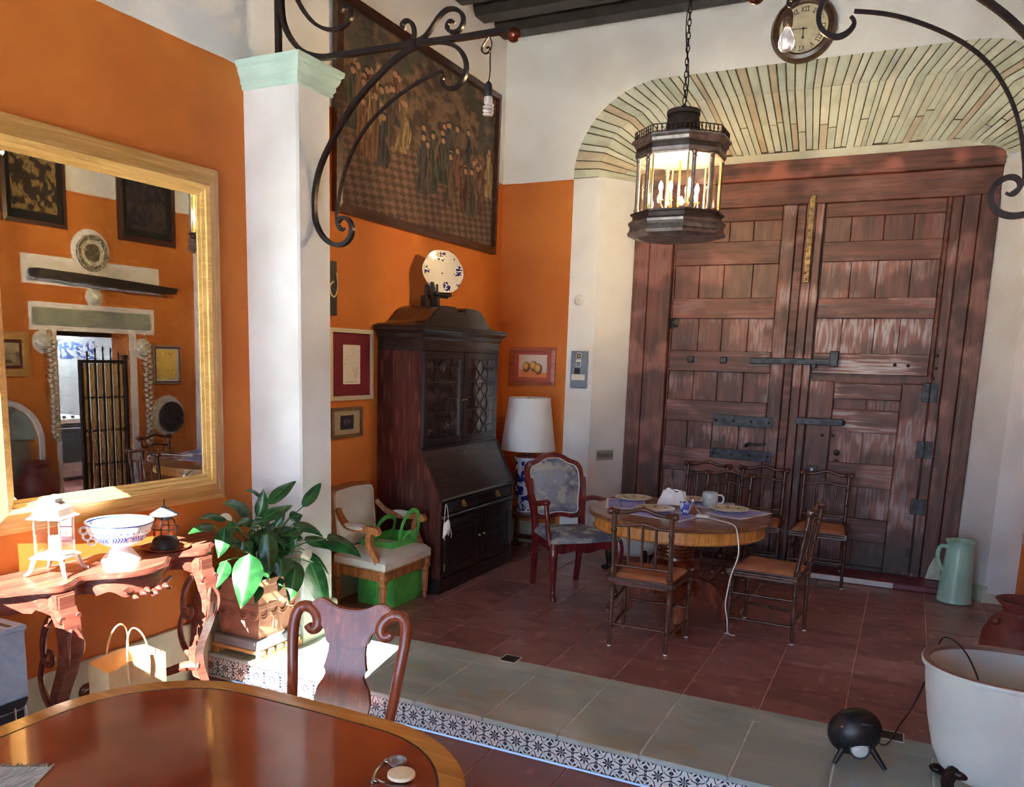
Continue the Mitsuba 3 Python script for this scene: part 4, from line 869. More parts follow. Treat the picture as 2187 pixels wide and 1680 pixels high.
# ---- small pictures
mat('cream_frame', (206, 196, 170), 0.5); mat('crimson_mount', (112, 24, 38), 0.8); mat('paper_white', (222, 220, 208), 0.8)
def sketch(p, n, uv):
    x, y = uv.x, uv.y; ink = mi.Bool(False)
    for ax, ay, bx2, by2 in ((.55, .92, .62, .80), (.62, .80, .44, .70), (.30, .72, .12, .50), (.70, .58, .86, .40), (.60, .45, .66, .20), (.22, .32, .30, .22), (.45, .88, .72, .86), (.80, .42, .74, .18)):
        t = dr.clip(((x - ax) * (bx2 - ax) + (y - ay) * (by2 - ay)) / ((bx2 - ax) ** 2 + (by2 - ay) ** 2), 0, 1)
        ink |= dr.square(x - ax - t * (bx2 - ax) + .02 * dr.sin(t * 7)) + dr.square((y - ay - t * (by2 - ay)) * 1.2) < 0.00012
    ink |= (dr.abs(y - .05 - .008 * dr.sin(x * 50)) < .006) & (x > .12) & (x < .85)
    return dr.select(ink, mi.Color3f(*lin(96, 88, 84)), mi.Color3f(*lin(222, 216, 200)))
mat('line_sketch', sketch, 0.8)
t = thing('picture', 'framed line sketch on a crimson mount with a cream frame beside the pilaster', 'picture')
frame_set(t, facing([-3.441, .62, 1.69], [0, 1, 0], [0, 0, 1]), .52, .50, .030, .025, 'cream_frame', 'mount', 'crimson_mount', pic=(.205, .275), pm='line_sketch')
wood((120, 84, 48), (92, 62, 36), (146, 110, 66), 1, 8, 0.4, 'brown_frame', 0.3)
mat('beige_mount', (170, 150, 116), 0.8)
def dark_motif(p, n, uv):
    x, y = uv.x - .5, uv.y - .5; r = dr.sqrt(x * x + y * y); g = noise(uv.x * 14, uv.y * 14, 2.0)
    return dr.select((dr.abs(r - .2) < .05) & (g > .45), mi.Color3f(*lin(120, 64, 60)), dr.select((r < .25) & (g > .6), mi.Color3f(*lin(70, 84, 70)), mi.Color3f(*lin(26, 22, 24))))
mat('dark_motif', dark_motif, 0.6)
t = thing('picture', 'small brown framed dark picture on a beige mount below the crimson one', 'picture')
frame_set(t, facing([-3.441, .565, 1.283], [0, 1, 0], [0, 0, 1]), .365, .215, .022, .025, 'brown_frame', 'mount', 'beige_mount', pic=(.155, .10), pm='dark_motif')
t = thing('wall_hanging', 'narrow dark carved panel mostly hidden behind the pilaster', 'wall panel')
put(t, bx(-3.441, -3.41, .10, .432, 2.02, 2.375, .006), 'black_beam', False)
part(t, 'scroll', tube(spline([[-3.405, .415, 2.30], [-3.405, .425, 2.20], [-3.405, .38, 2.14], [-3.405, .34, 2.2], [-3.405, .38, 2.24]], 24), .006, 6), 'cream_frame')
def pears(p, n, uv):
    x, y = uv.x, uv.y
    c = dr.select(y < .36 - .14 * x + .0 * y, mi.Color3f(*lin(206, 124, 70)), mi.Color3f(*lin(206, 190, 178)))
    c = mix(c, lin(224, 180, 140), smoothstep(.2, .0, x) * .6)
    for cx, cy, rx, ry in ((.28, .46, .13, .23), (.53, .50, .14, .23), (.70, .38, .14, .25)):
        d = dr.sqrt(dr.square((x - cx) / rx) + dr.square((y - cy) / ry)); hl = dr.sqrt(dr.square((x - cx + .03) / rx) + dr.square((y - cy - .05) / ry))
        c = dr.select(d < 1, mix(lin(206, 160, 84), lin(112, 70, 34), smoothstep(.25, 1.05, hl)), c)
    return c
mat('pear_painting', pears, 0.6)
wood((168, 92, 66), (142, 72, 52), (186, 112, 84), 0, 6, 0.4, 'rust_frame', 0.2)
mat('rust_mount', (172, 84, 70), 0.7)
t = thing('picture', 'rust framed still life of three round fruits above the lamp', 'picture')
frame_set(t, facing([-3.07, 3.012, 1.70], [1, 0, 0], [0, 0, 1]), .46, .355, .038, .03, 'rust_frame', 'mount', 'rust_mount', pic=(.29, .21), pm='pear_painting')
# ---- power panel, disc, tile sign
mottled('panel_grey', (122, 134, 152), (110, 122, 140), 6, 0.45)
t = thing('electric_panel', 'grey wall panel with switches and a white label on the white pier', 'electric panel')
put(t, bx(-2.682, -2.522, 2.985, 3.013, 1.512, 1.85, .004), 'panel_grey', False)
P_ = lambda nm, x0, x1, z0, z1, d, m: part(t, nm, bx(x0, x1, 2.985 - d, 2.987, z0, z1, .0015), m, False)
P_('socket_plate', -2.628, -2.580, 1.778, 1.832, .004, 'paper_white'); P_('socket', -2.623, -2.585, 1.784, 1.826, .007, 'black_vent'); P_('badge', -2.615, -2.592, 1.792, 1.818, .009, 'beige_mount')
P_('switch_plate', -2.630, -2.582, 1.706, 1.772, .004, 'paper_white'); P_('switch', -2.625, -2.587, 1.712, 1.752, .008, 'panel_grey'); P_('cover', -2.640, -2.590, 1.643, 1.696, .012, 'black_vent'); P_('label_strip', -2.668, -2.540, 1.585, 1.638, .003, 'paper_white')
t = one('wall_disc', cat(lathe([(0, .022), (.040, .022), (.047, .014), (.048, 0)], 32), bx(-.012, .012, -.002, .002, .02, .026, .001), bx(-.002, .002, -.014, .014, .02, .026, .001)).apply_transform(facing([-2.632, 3.013, 2.305], [1, 0, 0], [0, 0, 1])), 'white_plaster', 'small white round cover on the white pier above the grey panel', 'wall cover', smooth=30)
rv = np.array([DL - RL, YD - YB, 0]); rv /= np.linalg.norm(rv)
SM = facing([RL + rv[0] * .185 + .004 * rv[1], YB + rv[1] * .185 - .004 * rv[0], .895], rv, [0, 0, 1])
mat('sign_tile', (150, 146, 130), 0.3); mat('sign_ink', (38, 36, 44), 0.5)
t = thing('tile_sign', 'small lettered tile set into the left door reveal', 'sign')
for k in range(2): part(t, 'tile', bx(-.095 + .0425 * k * 1.0, (-.0535 if k == 0 else .095), -.045, .045, -.003, .002, .001).apply_transform(SM), 'sign_tile', False)
lm = meshkit.text_mesh('Puardalres', .040, .0012); lm.vertices[:, 0] *= .178 / lm.bounds[1][0]; lm.vertices[:, 0] += .14 * lm.vertices[:, 1]; lm.apply_translation([-.092, -.016, .002])
part(t, 'lettering', lm.apply_transform(SM), 'sign_ink', False)
part(t, 'surround', prism(sbox(-.106, -.056, .112, .056).difference(sbox(-.096, -.046, .096, .046)), .006).apply_transform(SM), 'white_plaster', False)
# ---- wall clock
wood((74, 50, 34), (54, 36, 26), (92, 64, 44), 0, 5, 0.3, 'clock_case', 0.5)
mottled('clock_dial', (206, 196, 166), (192, 180, 150), 18, 0.6)
CK = thing('wall_clock', 'round brown wall clock with roman numerals above the door arch', 'clock')
CM = facing([-.882, YB - .0, 4.330], [1, 0, 0], [0, 0, 1])
ck = lambda nm, m, b, sm=35: part(CK, nm, m.apply_transform(CM), b, sm)
ck('case', lathe([(.18, .002), (.238, .002), (.245, .02), (.240, .05), (.222, .074), (.196, .082), (.182, .074), (.178, .05), (.178, .04)], 72, cap=False), 'clock_case')
ck('dial', lathe([(0, .042), (.18, .042)], 64, cap=False), 'clock_dial', False)
for k, nm in enumerate(['XII', 'I', 'II', 'III', 'IIII', 'V', 'VI', 'VII', 'VIII', 'IX', 'X', 'XI']):
    a = math.pi / 2 - k * math.pi / 6; m = meshkit.text_mesh(nm, .036, .001); m.apply_translation([-m.bounds[1][0] / 2, -.018, .043]); m.vertices[:, 0] *= .85; m.apply_transform(rotz(a - math.pi / 2)); m.apply_translation([.140 * math.cos(a), .140 * math.sin(a), 0]); ck('numeral', m, 'sign_ink', False)
ck('hour_hand', cat(bx(-.003, .003, -.012, .060, .0445, .046, .0005), ball((0, .062, .045), (.009, .012, .001), 1)).apply_transform(rotz(math.radians(180))), 'sign_ink'); ck('minute_hand', bx(-.0025, .0025, -.03, .105, .0465, .048, .0005).apply_transform(rotz(math.radians(88))), 'sign_ink')
ck('centre_cap', ball((0, 0, .047), (.008, .008, .003), 1), 'sign_ink')
# ---- wrought iron scrolls across the step, one set each side
IR = dict(bar=[(-3.05, 3.392), (-2.945, 3.385), (-2.394, 3.379), (-2.058, 3.372), (-1.872, 3.372), (-1.80, 3.37)],
 c_scroll=[(-3.256, 3.98), (-3.266, 3.80), (-3.262, 3.652), (-3.233, 3.562), (-3.141, 3.454), (-3.009, 3.398), (-2.929, 3.390)],
 inner_scroll=[(-3.19, 3.86), (-3.163, 3.734), (-3.105, 3.641), (-3.034, 3.571), (-2.956, 3.531), (-2.88, 3.52), (-2.80, 3.55), (-2.79, 3.61), (-2.83, 3.63), (-2.85, 3.60)],
 small_scroll=[(-2.389, 3.394), (-2.381, 3.434), (-2.402, 3.487), (-2.44, 3.497), (-2.457, 3.478), (-2.436, 3.46)],
 s_scroll=[(-2.395, 3.39), (-2.323, 3.403), (-2.267, 3.452), (-2.212, 3.505), (-2.157, 3.517), (-2.102, 3.489), (-2.09, 3.439), (-2.127, 3.404), (-2.169, 3.414), (-2.183, 3.44), (-2.164, 3.46), (-2.136, 3.445)],
 loop=[(-2.38, 3.377), (-2.28, 3.375), (-2.181, 3.358), (-2.103, 3.312), (-2.066, 3.24), (-2.08, 3.174), (-2.135, 3.135), (-2.185, 3.145), (-2.208, 3.18), (-2.192, 3.205)],
 brace=[(-2.337, 3.371), (-2.452, 3.34), (-2.601, 3.253), (-2.77, 3.116), (-2.915, 2.945), (-3.009, 2.789), (-3.043, 2.65), (-3.041, 2.534), (-2.985, 2.427), (-2.892, 2.377), (-2.813, 2.395), (-2.781, 2.452), (-2.803, 2.509), (-2.858, 2.522), (-2.878, 2.487), (-2.852, 2.46)],
 inner_brace=[(-2.204, 3.225), (-2.334, 3.194), (-2.48, 3.133), (-2.615, 3.052), (-2.723, 2.953), (-2.812, 2.812), (-2.861, 2.677), (-2.884, 2.564), (-2.885, 2.493), (-2.859, 2.456), (-2.832, 2.467)],
 hook=[(-1.941, 3.364), (-1.945, 3.353), (-1.976, 3.313), (-1.975, 3.291), (-1.954, 3.279), (-1.933, 3.29), (-1.936, 3.306), (-1.952, 3.303)])
def ironwork(label, mir):
    t = thing('iron_bracket', label, 'iron bracket')
    f = (lambda x: -2.434 - x) if mir else (lambda x: x)
    for nm, pts in IR.items():
        q = np.array(pts); c = q if nm == 'bar' else spline(q, 14 * len(q)); P3 = np.c_[f(c[:, 0]), np.full(len(c), -.27), c[:, 1]]
        r = {'bar': .0165, 'hook': .0045, 'brace': .0145, 'inner_brace': .0085, 'c_scroll': .015, 'loop': .012}.get(nm, .0115)
        rr = np.full(len(c), r)
        if nm not in ('bar', 'hook'): rr[-len(c) // 5:] *= np.linspace(1, .75, len(rr[-len(c) // 5:]))
        part(t, nm, tube(P3, rr, sq=(1, .8), up=[0, 1, 0]), 'wrought_iron', 40)
    part(t, 'upright', bx(*sorted((f(-3.310), f(-3.275))), -.285, -.255, 3.378, 4.6, .003), 'wrought_iron', False)
    part(t, 'collar', bx(*sorted((f(-2.42), f(-2.36))), -.292, -.248, 3.355, 3.402, .006), 'wrought_iron', False)
    b = part(t, 'ball_end', ball((f(-1.80), -.27, 3.345), (.036, .034, .034), 3), 'copper_ball')
    return t
ironwork('black wrought iron scroll bracket on the pilaster capital, left of the pair', False)
ironwork('black wrought iron scroll bracket in the upper right corner, its curve crossing the brick arch', True)
struct('pilaster_right', bx(0.62, XR + .01, -0.403, -0.105, 0, 3.25, 0.012), 'white_plaster') if False else None
# ---- lamps on cords
mat('black_rubber', (24, 24, 26), 0.5); mat('bulb_white', (232, 230, 222), 0.35)
t = thing('hanging_bulb', 'unlit white spiral bulb hanging on a black cord from the left iron bracket', 'light bulb')
part(t, 'cord', tube(spline([[-1.935, -.27, 3.352], [-1.926, -.262, 3.328], [-1.933, -.262, 3.286], [-1.930, -.265, 3.197], [-1.936, -.27, 3.14]], 20), .0032, 6), 'black_rubber')
part(t, 'socket', lathe([(.004, 3.145), (.012, 3.14), (.019, 3.125), (.020, 3.075), (.018, 3.07)], 18, (-1.935, -.27, 0)), 'black_rubber')
part(t, 'ballast', lathe([(.012, 3.076), (.020, 3.07), (.022, 3.06), (.022, 3.042), (.016, 3.034), (0, 3.034)], 18, (-1.934, -.27, 0)), 'bulb_white')
sp_ = np.array([[-1.933 + .022 * math.cos(a), -.27 + .022 * math.sin(a), 3.032 - .052 * a / (6 * math.pi)] for a in np.linspace(0, 6 * math.pi, 72)])
part(t, 'spiral', tube(sp_, .0068, 8), 'bulb_white')
t = thing('hanging_bulb', 'lit warm bulb hanging on a cord in front of the wall clock', 'light bulb')
LB = np.array([-.512, -.15, 0])
part(t, 'cord', tube([LB + [0, 0, 3.36], LB + [-.01, -.12, 3.38], LB + [0, 0, 3.40], LB + [0, 0, 3.30]][2:], .0035, 6), 'black_rubber')
part(t, 'hanger', tube(spline([LB + [.06, -.12, 3.378], LB + [.03, -.06, 3.40], LB + [0, 0, 3.40]], 10), .0035, 6), 'black_rubber')
part(t, 'socket', lathe([(.004, 3.315), (.016, 3.305), (.022, 3.285), (.021, 3.25), (.017, 3.24)], 18, LB), 'clock_case')
scene['bulb_glow'] = {'type': 'area', 'radiance': rgb((60.0, 42.0, 22.0)), 'sampling_weight': 1.0}
bk_ = part(t, 'bulb', lathe([(.012, 3.243), (.014, 3.232), (.027, 3.21), (.034, 3.185), (.032, 3.162), (.020, 3.145), (0, 3.139)], 20, LB), 'bulb_white')
scene[bk_]['emitter'] = scene.pop('bulb_glow')
# ---- lantern over the round table
mottled('pewter', (150, 144, 140), (122, 114, 110), 22, 0.34, metallic=0.75)
mottled('pewter_dark', (84, 72, 66), (66, 56, 52), 22, 0.4, metallic=0.6)
LN = thing('lantern', 'large pewter lantern with glass panes and lit candle bulbs hanging over the round table', 'lantern')
LO = np.array([-1.335, 1.30, 0])
ln = lambda nm, m, b='pewter', sm=False, par=LN: part(par, nm, m.apply_translation(LO), b, sm)
def octa(s, w=.115, a=.245):
    return [(-(w) * s ** 0 - 0 * s, -a - s), (w, -a - s), (a + s, -w), (a + s, w), (w, a + s), (-w, a + s), (-a - s, w), (-a - s, -w)]
def octring(s, z, w=.115, a=.245): return [(x, y, z) for x, y in octa(s, w, a)]
def octring2(so, z, k): return octring(so, z)
ln('base', loft([octring(s, z) for s, z in ((-.10, 2.562), (-.02, 2.560), (.045, 2.572), (.052, 2.590), (.040, 2.602), (.034, 2.625), (.046, 2.640), (.048, 2.655), (.030, 2.668), (.022, 2.672))]), 'pewter')
ln('base_band', loft([octring(s, z) for s, z in ((.020, 2.672), (.020, 2.697), (.036, 2.700), (.036, 2.712), (.0, 2.716), (-.1, 2.716))]), 'pewter_dark')
ln('cornice', loft([octring(s, z) for s, z in ((-.1, 3.045), (.012, 3.045), (.014, 3.056), (.022, 3.060), (.024, 3.080), (.018, 3.086))]), 'pewter')
ln('cornice_band', loft([octring(s, z) for s, z in ((.018, 3.086), (.018, 3.108), (.022, 3.112))]), 'pewter_dark')
ln('cornice_top', loft([octring(s, z) for s, z in ((.022, 3.112), (.030, 3.120), (.036, 3.138), (.050, 3.150), (.050, 3.160), (.0, 3.164), (-.12, 3.166))]), 'pewter')
gal = []; oc = octa(.030)
for i in range(8):
    A, B = np.array(oc[i]), np.array(oc[(i + 1) % 8]); n_ = 9 if np.linalg.norm(B - A) > .2 else 6
    for z in (3.170, 3.212): gal.append(tube([[*A, z], [*B, z]], .0035, 6))
    for t in np.linspace(0, 1, n_): q = A + (B - A) * t; gal.append(tube([[*q, 3.162], [*q, 3.214]], [.0035, .0035], 5)); gal.append(ball((*q, 3.19), .0065, 1)) if 0 < t < 1 else None
ln('gallery_rail', cat([g for g in gal if g is not None]), 'pewter_dark', 40)
ln('dome', lathe([(.20, 3.162), (.165, 3.172), (.125, 3.20), (.105, 3.24), (.098, 3.29), (.095, 3.318)], 60, flute=(30, .03)), 'pewter_dark', 40)
ln('cap', lathe([(.098, 3.316), (.106, 3.322), (.106, 3.344), (.100, 3.350), (.03, 3.358), (.012, 3.385), (0, 3.388)], 40), 'pewter_dark', 40)
for i in range(8):
    A, B = np.array(octa(0)[i]), np.array(octa(0)[(i + 1) % 8])
    if i % 2 == 1:
        for t in (.18, .82):
            q = A + (B - A) * t; q = q * 1.045
            ln('column', lathe([(.017, 2.716), (.017, 2.730), (.0125, 2.738), (.0125, 3.010), (.018, 3.020), (.012, 3.028), (.019, 3.040), (.019, 3.046)], 14, (*q, 0)), 'pewter', 40)
        ln('corner_panel', tri([[*(A * .96), 2.716], [*(B * .96), 2.716], [*(B * .96), 3.045], [*(A * .96), 3.045]], [[0, 1, 2, 3]]), 'window_glass')
        for q in (A * .965, B * .965): ln('glazing_bar', tube([[*q, 2.716], [*q, 3.045]], .005, sq=(1, 1)), 'brass')
    else:
        v = [[*(A * .975), 2.716], [*(B * .975), 2.716], [*(B * .975), 3.045], [*(A * .975), 3.045]]
        ln('pane', tri(v, [[0, 1, 2, 3]]), 'window_glass')
mat('candle_ivory', (236, 210, 150), 0.5)
ln('stem', lathe([(.008, 2.73), (.008, 3.05)], 10), 'brass', 40)
for k in range(6):
    a = k * math.pi / 3 + .3; d = np.array([math.cos(a), math.sin(a), 0]); z0 = 2.80 + .018 * (k % 2)
    ln('arm', tube(spline([[0, 0, 2.745], d * .05 + [0, 0, 2.73], d * .10 + [0, 0, 2.76], d * .115 + [0, 0, z0 - .01]], 14), .0045, 6), 'brass', 40)
    ln('candle_sleeve', lathe([(.022, z0 - .012), (.012, z0 - .006), (.012, z0 + .045), (0, z0 + .045)], 12, d * .115), 'candle_ivory', 40)
    b = ln('candle_bulb', lathe([(.008, z0 + .045), (.014, z0 + .06), (.0155, z0 + .074), (.010, z0 + .092), (.003, z0 + .106), (0, z0 + .108)], 14, d * .115), 'bulb_white', 40)
    scene[b]['emitter'] = {'type': 'area', 'radiance': rgb((95.0, 66.0, 33.0)), 'sampling_weight': 0.35}
cl = []
zc = 3.395
k = 0
ch = thing('lantern_chain', 'iron chain with a cable running from the black beam down to the lantern', 'chain')
while zc < 4.59:
    th2 = np.linspace(0, 2 * math.pi, 17)[:-1]; a = .011 if k % 2 else .0112; loop = np.array([[a * math.cos(t), 0, .024 * math.sin(t)] for t in th2])
    if k % 2: loop = loop[:, [1, 0, 2]]
    part(ch, 'link', tube(loop + LO + [0, 0, zc + .018], .0034, 6, closed=True), 'wrought_iron', 40); zc += .038; k += 1
part(ch, 'cable', tube(np.array([LO + [.018 * math.cos(z * 9), .018 * math.sin(z * 9) - .004, z] for z in np.linspace(3.385, 4.58, 50)]), .0038, 6), 'black_rubber')
# ---- blue and white plate on its stand, on the secretary
def blue_plate(p, n, uv):
    x, y = uv.x, uv.y; c = mi.Color3f(*lin(226, 220, 204))
    for cx, cy, r, s in ((.50, .84, .11, 1), (.88, .52, .12, 1), (.58, .17, .11, 1), (.12, .52, .10, 1), (.26, .86, .045, 2), (.78, .80, .05, 2), (.5, .5, .05, 2), (.84, .2, .045, 2), (.24, .2, .045, 2)):
        g = noise(x * 38 + s * 9, y * 38, cx * 50); d = dr.sqrt(dr.square(x - cx) + dr.square((y - cy) * 1.0))
        on = (d < r) & (g > .35 + .35 * d / r); c = dr.select(on, mix(lin(40, 40, 120), lin(24, 22, 70), noise(x * 60, y * 60)), c)
    rr = dr.sqrt(dr.square(x - .5) + dr.square(y - .5)); return dr.select(rr > .489, mi.Color3f(*lin(74, 40, 40)), c)
mat('blue_plate', blue_plate, 0.15, specular=0.6)
def disc_uv(prof, n=48, wob=0.0, lob=8):
    m = lathe(prof, n, cap=False); v = m.vertices; a = np.arctan2(v[:, 1], v[:, 0]); s = 1 + wob * np.cos(lob * a); v[:, 0] *= s; v[:, 1] *= s
    R = np.hypot(v[:, 0], v[:, 1]).max(); uv = np.c_[v[:, 0], v[:, 1]] / (2 * R) + .5; return m, uv
PM = facing([-3.225, 1.53, 2.415], [.62, .78, 0], [-.17, .12, 1]); PM[:3, 2] *= 1
m, uv = disc_uv([(.0, .004), (.10, .004), (.125, .010), (.165, .020), (.172, .019), (.168, .012), (.12, .0), (0, -.004)], 64, .028, 6)
pl_ = thing('plate', 'cream plate with scattered blue flowers standing on top of the secretary', 'plate')
put(pl_, m.apply_transform(PM), 'blue_plate', True, uv=uv)
ps = thing('plate_stand', 'black wooden stand holding the flowered plate on the secretary', 'plate stand')
zb = 2.148
put(ps, prism([(1.39, zb), (1.44, zb), (1.44, zb + .16), (1.39, zb + .16)], .022, 'x', -3.30), 'black_beam', False)
part(ps, 'ledge', prism([(1.40, zb + .07), (1.65, zb + .07), (1.665, zb + .10), (1.655, zb + .15), (1.62, zb + .13), (1.45, zb + .13), (1.42, zb + .18), (1.40, zb + .18)], .018, 'x', -3.252), 'black_beam', False)
part(ps, 'ledge', bx(-3.30, -3.20, 1.41, 1.65, zb + .085, zb + .105, .003), 'black_beam', False)
for y in (1.43, 1.635): part(ps, 'prong', bx(-3.218, -3.204, y - .01, y + .01, zb + .09, zb + .165, .004), 'black_beam', False)
part(ps, 'foot', bx(-3.40, -3.24, 1.50, 1.53, zb, zb + .09, .004), 'black_beam', False)
# ---- peace lily in a terracotta planter
def leaf_col(p, n, uv):
    v = dr.abs(uv.y - .5) * 2; side = dr.abs(dr.sin((uv.x * 16 - v * 3.2) * math.pi))
    c = mix(lin(34, 92, 44), lin(20, 66, 34), smoothstep(.3, .7, fbm(p.x * 22, p.y * 22, p.z * 22, 3)))
    c = mix(c, lin(84, 140, 74), smoothstep(.14, .02, v) * .7); c = mix(c, lin(20, 60, 30), smoothstep(.82, .98, side) * .45)
    return mix(c, lin(120, 170, 80), smoothstep(.93, 1.0, uv.x) * .6)
scene['lily_leaf'] = {'type': 'twosided', 'b': {'type': 'principled', 'base_color': proc(leaf_col), 'roughness': 0.28, 'specular': 0.6, 'clearcoat': 0.3}}
mat('lily_stem', (62, 104, 50), 0.5); mat('lily_white', (236, 234, 206), 0.5); mat('potting_soil', (46, 34, 28), 0.95)
def terra_fn(p, n, uv): return mix(lin(196, 142, 112), lin(176, 120, 94), smoothstep(.3, .7, fbm(p.x * 9, p.y * 9, p.z * 9, 4)))
mat('terracotta', terra_fn, 0.8)
PC = np.array([-3.225, -.612, 0])
PT = thing('planter', 'square terracotta planter with swag relief in front of the pilaster', 'planter')
hx, hy = .172, .182
def pring(s, z): return [(PC[0] - hx * s, PC[1] - hy * s, z), (PC[0] + hx * s, PC[1] - hy * s, z), (PC[0] + hx * s, PC[1] + hy * s, z), (PC[0] - hx * s, PC[1] + hy * s, z)]
put(PT, loft([pring(s, z) for s, z in ((.84, .122), (.86, .14), (.88, .20), (.885, .29), (.95, .30), (.96, .325), (.93, .335), (1.0, .43), (1.05, .445), (1.05, .475), (.96, .475), (.94, .45), (.9, .44))]), 'terracotta', False)
part(PT, 'soil', bx(PC[0] - .155, PC[0] + .155, PC[1] - .165, PC[1] + .165, .42, .445, .01), 'potting_soil')
for k in range(4):
    y = PC[1] - .125 + .083 * k; arc = np.array([[PC[0] + hx * .885 + .004, y + .04 * math.cos(a), .285 - .045 * math.sin(a)] for a in np.linspace(0, math.pi, 14)])
    part(PT, 'swag', cat(tube(arc, .007, 6), tube(arc * [1, 1, 1] + [.001, 0, .016], .005, 6)), 'terracotta')
    x = PC[0] - .115 + .077 * k; arc = np.array([[x + .037 * math.cos(a), PC[1] - hy * .885 - .004, .285 - .045 * math.sin(a)] for a in np.linspace(0, math.pi, 14)])
    part(PT, 'swag', cat(tube(arc, .007, 6), tube(arc + [0, -.001, .016], .005, 6)), 'terracotta')
part(PT, 'leaf_relief', cat([ball((PC[0] + hx * .87, PC[1] + .03 * j - .04, .20 + .012 * abs(j - 1)), (.008, .012, .05), 1) for j in range(4)]), 'terracotta')
part(PT, 'mask_relief', cat(ball((PC[0] - .10, PC[1] - hy * .87, .20), (.04, .016, .055), 2), ball((PC[0] - .10, PC[1] - hy * .87 - .014, .20), (.008, .01, .014), 1)), 'terracotta')
ST = thing('plant_stand', 'low slatted wooden stand with a grey slab under the planter', 'plant stand')
mottled('slate_slab', (150, 152, 156), (132, 134, 138), 9, 0.6); wood((220, 174, 112), (200, 152, 92), (232, 192, 136), 0, 6, 0.5, 'pine', 0.1)
part(ST, 'slab', bx(PC[0] - .178, PC[0] + .178, PC[1] - .186, PC[1] + .186, .062, .120, .006), 'slate_slab', False)
for k in range(5): part(ST, 'slat', bx(PC[0] - .19, PC[0] + .19, PC[1] - .186 + .0765 * k, PC[1] - .146 + .0765 * k, .036, .060, .003), 'pine', False)
for s in (-1, 1): part(ST, 'runner', bx(PC[0] + s * .165 - .02, PC[0] + s * .165 + .02, PC[1] - .186, PC[1] + .186, 0.0, .035, .003), 'pine', False)
LY = thing('peace_lily', 'glossy green peace lily with drooping leaves and cream flowers in the planter', 'plant')
LEAVES = [(-3.03, -0.725, 0.92, -3.0, -0.517, 1.025, 0.077), (-3.0, -0.461, 0.865, -2.97, -0.322, 0.997, 0.072), (-3.28, -0.535, 0.846, -3.25, -0.514, 0.96, 0.043), (-3.33, -0.447, 0.893, -3.3, -0.613, 0.954, 0.043), (-3.23, -0.65, 0.827, -3.2, -0.892, 0.927, 0.102), (-3.15, -0.68, 0.819, -3.12, -0.655, 0.976, 0.077), (-3.03, -0.775, 0.834, -3.0, -0.551, 0.885, 0.077), (-3.18, -0.987, 0.819, -3.15, -1.203, 0.815, 0.065), (-3.23, -0.847, 0.83, -3.2, -1.075, 0.87, 0.06), (-3.08, -1.011, 0.828, -3.05, -1.097, 0.677, 0.092), (-3.11, -0.972, 0.818, -3.08, -0.898, 0.796, 0.074), (-3.01, -0.761, 0.754, -2.98, -0.792, 0.507, 0.109), (-2.93, -0.991, 0.695, -2.9, -1.098, 0.423, 0.162), (-3.03, -1.061, 0.658, -3.0, -1.182, 0.527, 0.084), (-2.95, -0.727, 0.616, -2.92, -0.764, 0.516, 0.146), (-3.05, -0.755, 0.741, -3.02, -0.589, 0.624, 0.106), (-3.0, -0.553, 0.774, -2.97, -0.303, 0.659, 0.069), (-2.99, -0.461, 0.668, -2.96, -0.152, 0.53, 0.079), (-2.93, -0.326, 0.657, -2.9, -0.004, 0.476, 0.114), (-3.03, -0.402, 0.572, -3.0, -0.214, 0.396, 0.052), (-2.96, -0.584, 0.568, -2.93, -0.676, 0.346, 0.118), (-2.93, -0.483, 0.544, -2.9, -0.37, 0.184, 0.132), (-3.03, -0.847, 0.613, -3.0, -0.756, 0.489, 0.076), (-2.98, -0.869, 0.485, -2.95, -0.935, 0.402, 0.057), (-3.01, -0.66, 0.48, -2.98, -0.709, 0.409, 0.042), (-3.13, -1.015, 0.51, -3.1, -1.122, 0.458, 0.046), (-3.01, -0.571, 0.817, -2.98, -0.487, 0.821, 0.078), (-3.02, -0.686, 0.78, -2.99, -0.634, 0.884, 0.048), (-3.13, -0.74, 0.818, -3.1, -0.903, 0.808, 0.081), (-3.08, -0.661, 0.81, -3.05, -0.866, 0.794, 0.074), (-3.01, -0.583, 0.722, -2.98, -0.472, 0.735, 0.071), (-3.13, -0.847, 0.714, -3.1, -0.986, 0.705, 0.074), (-3.03, -0.541, 0.614, -3.0, -0.696, 0.703, 0.076), (-3.09, -0.871, 0.724, -3.06, -0.823, 0.638, 0.075)]
def leaf_mesh(b, t, w, seed):
    b, t = np.array(b), np.array(t); L = np.linalg.norm(t - b); mid = (b + t) / 2 + np.array([0.02, 0, .16 * L if abs(t[2] - b[2]) < .8 * L else .05 * L])
    S = np.linspace(0, 1, 15); cv = np.outer((1 - S) ** 2, b) + np.outer(2 * S * (1 - S), mid) + np.outer(S ** 2, t)
    tg = np.gradient(cv, axis=0); tg /= np.linalg.norm(tg, axis=1, keepdims=True)
    view = np.array([.55, -.6, .58]); sd = np.cross(tg, view); sd /= np.linalg.norm(sd, axis=1, keepdims=True); nr = np.cross(sd, tg)
    prof = np.sin(np.pi * np.clip(S, 0, 1) ** .72) ** .8 * (1 - .25 * S) ; prof[-1] = 0.01; prof[0] = .03; prof /= prof.max()
    ss = np.linspace(-1, 1, 9); r_ = random.Random(seed); ph = r_.uniform(0, 6)
    P = np.array([[cv[i] + sd[i] * (w / 2) * prof[i] * s + nr[i] * (-.16 * w * abs(s) ** 1.6 * prof[i] * -1.0 * -1 + .05 * w * math.sin(9 * S[i] + ph) * abs(s) ** 2) for s in ss] for i in range(15)])
    uv = np.array([[S[i], (s + 1) / 2] for i in range(15) for s in ss]); return grid(P), uv
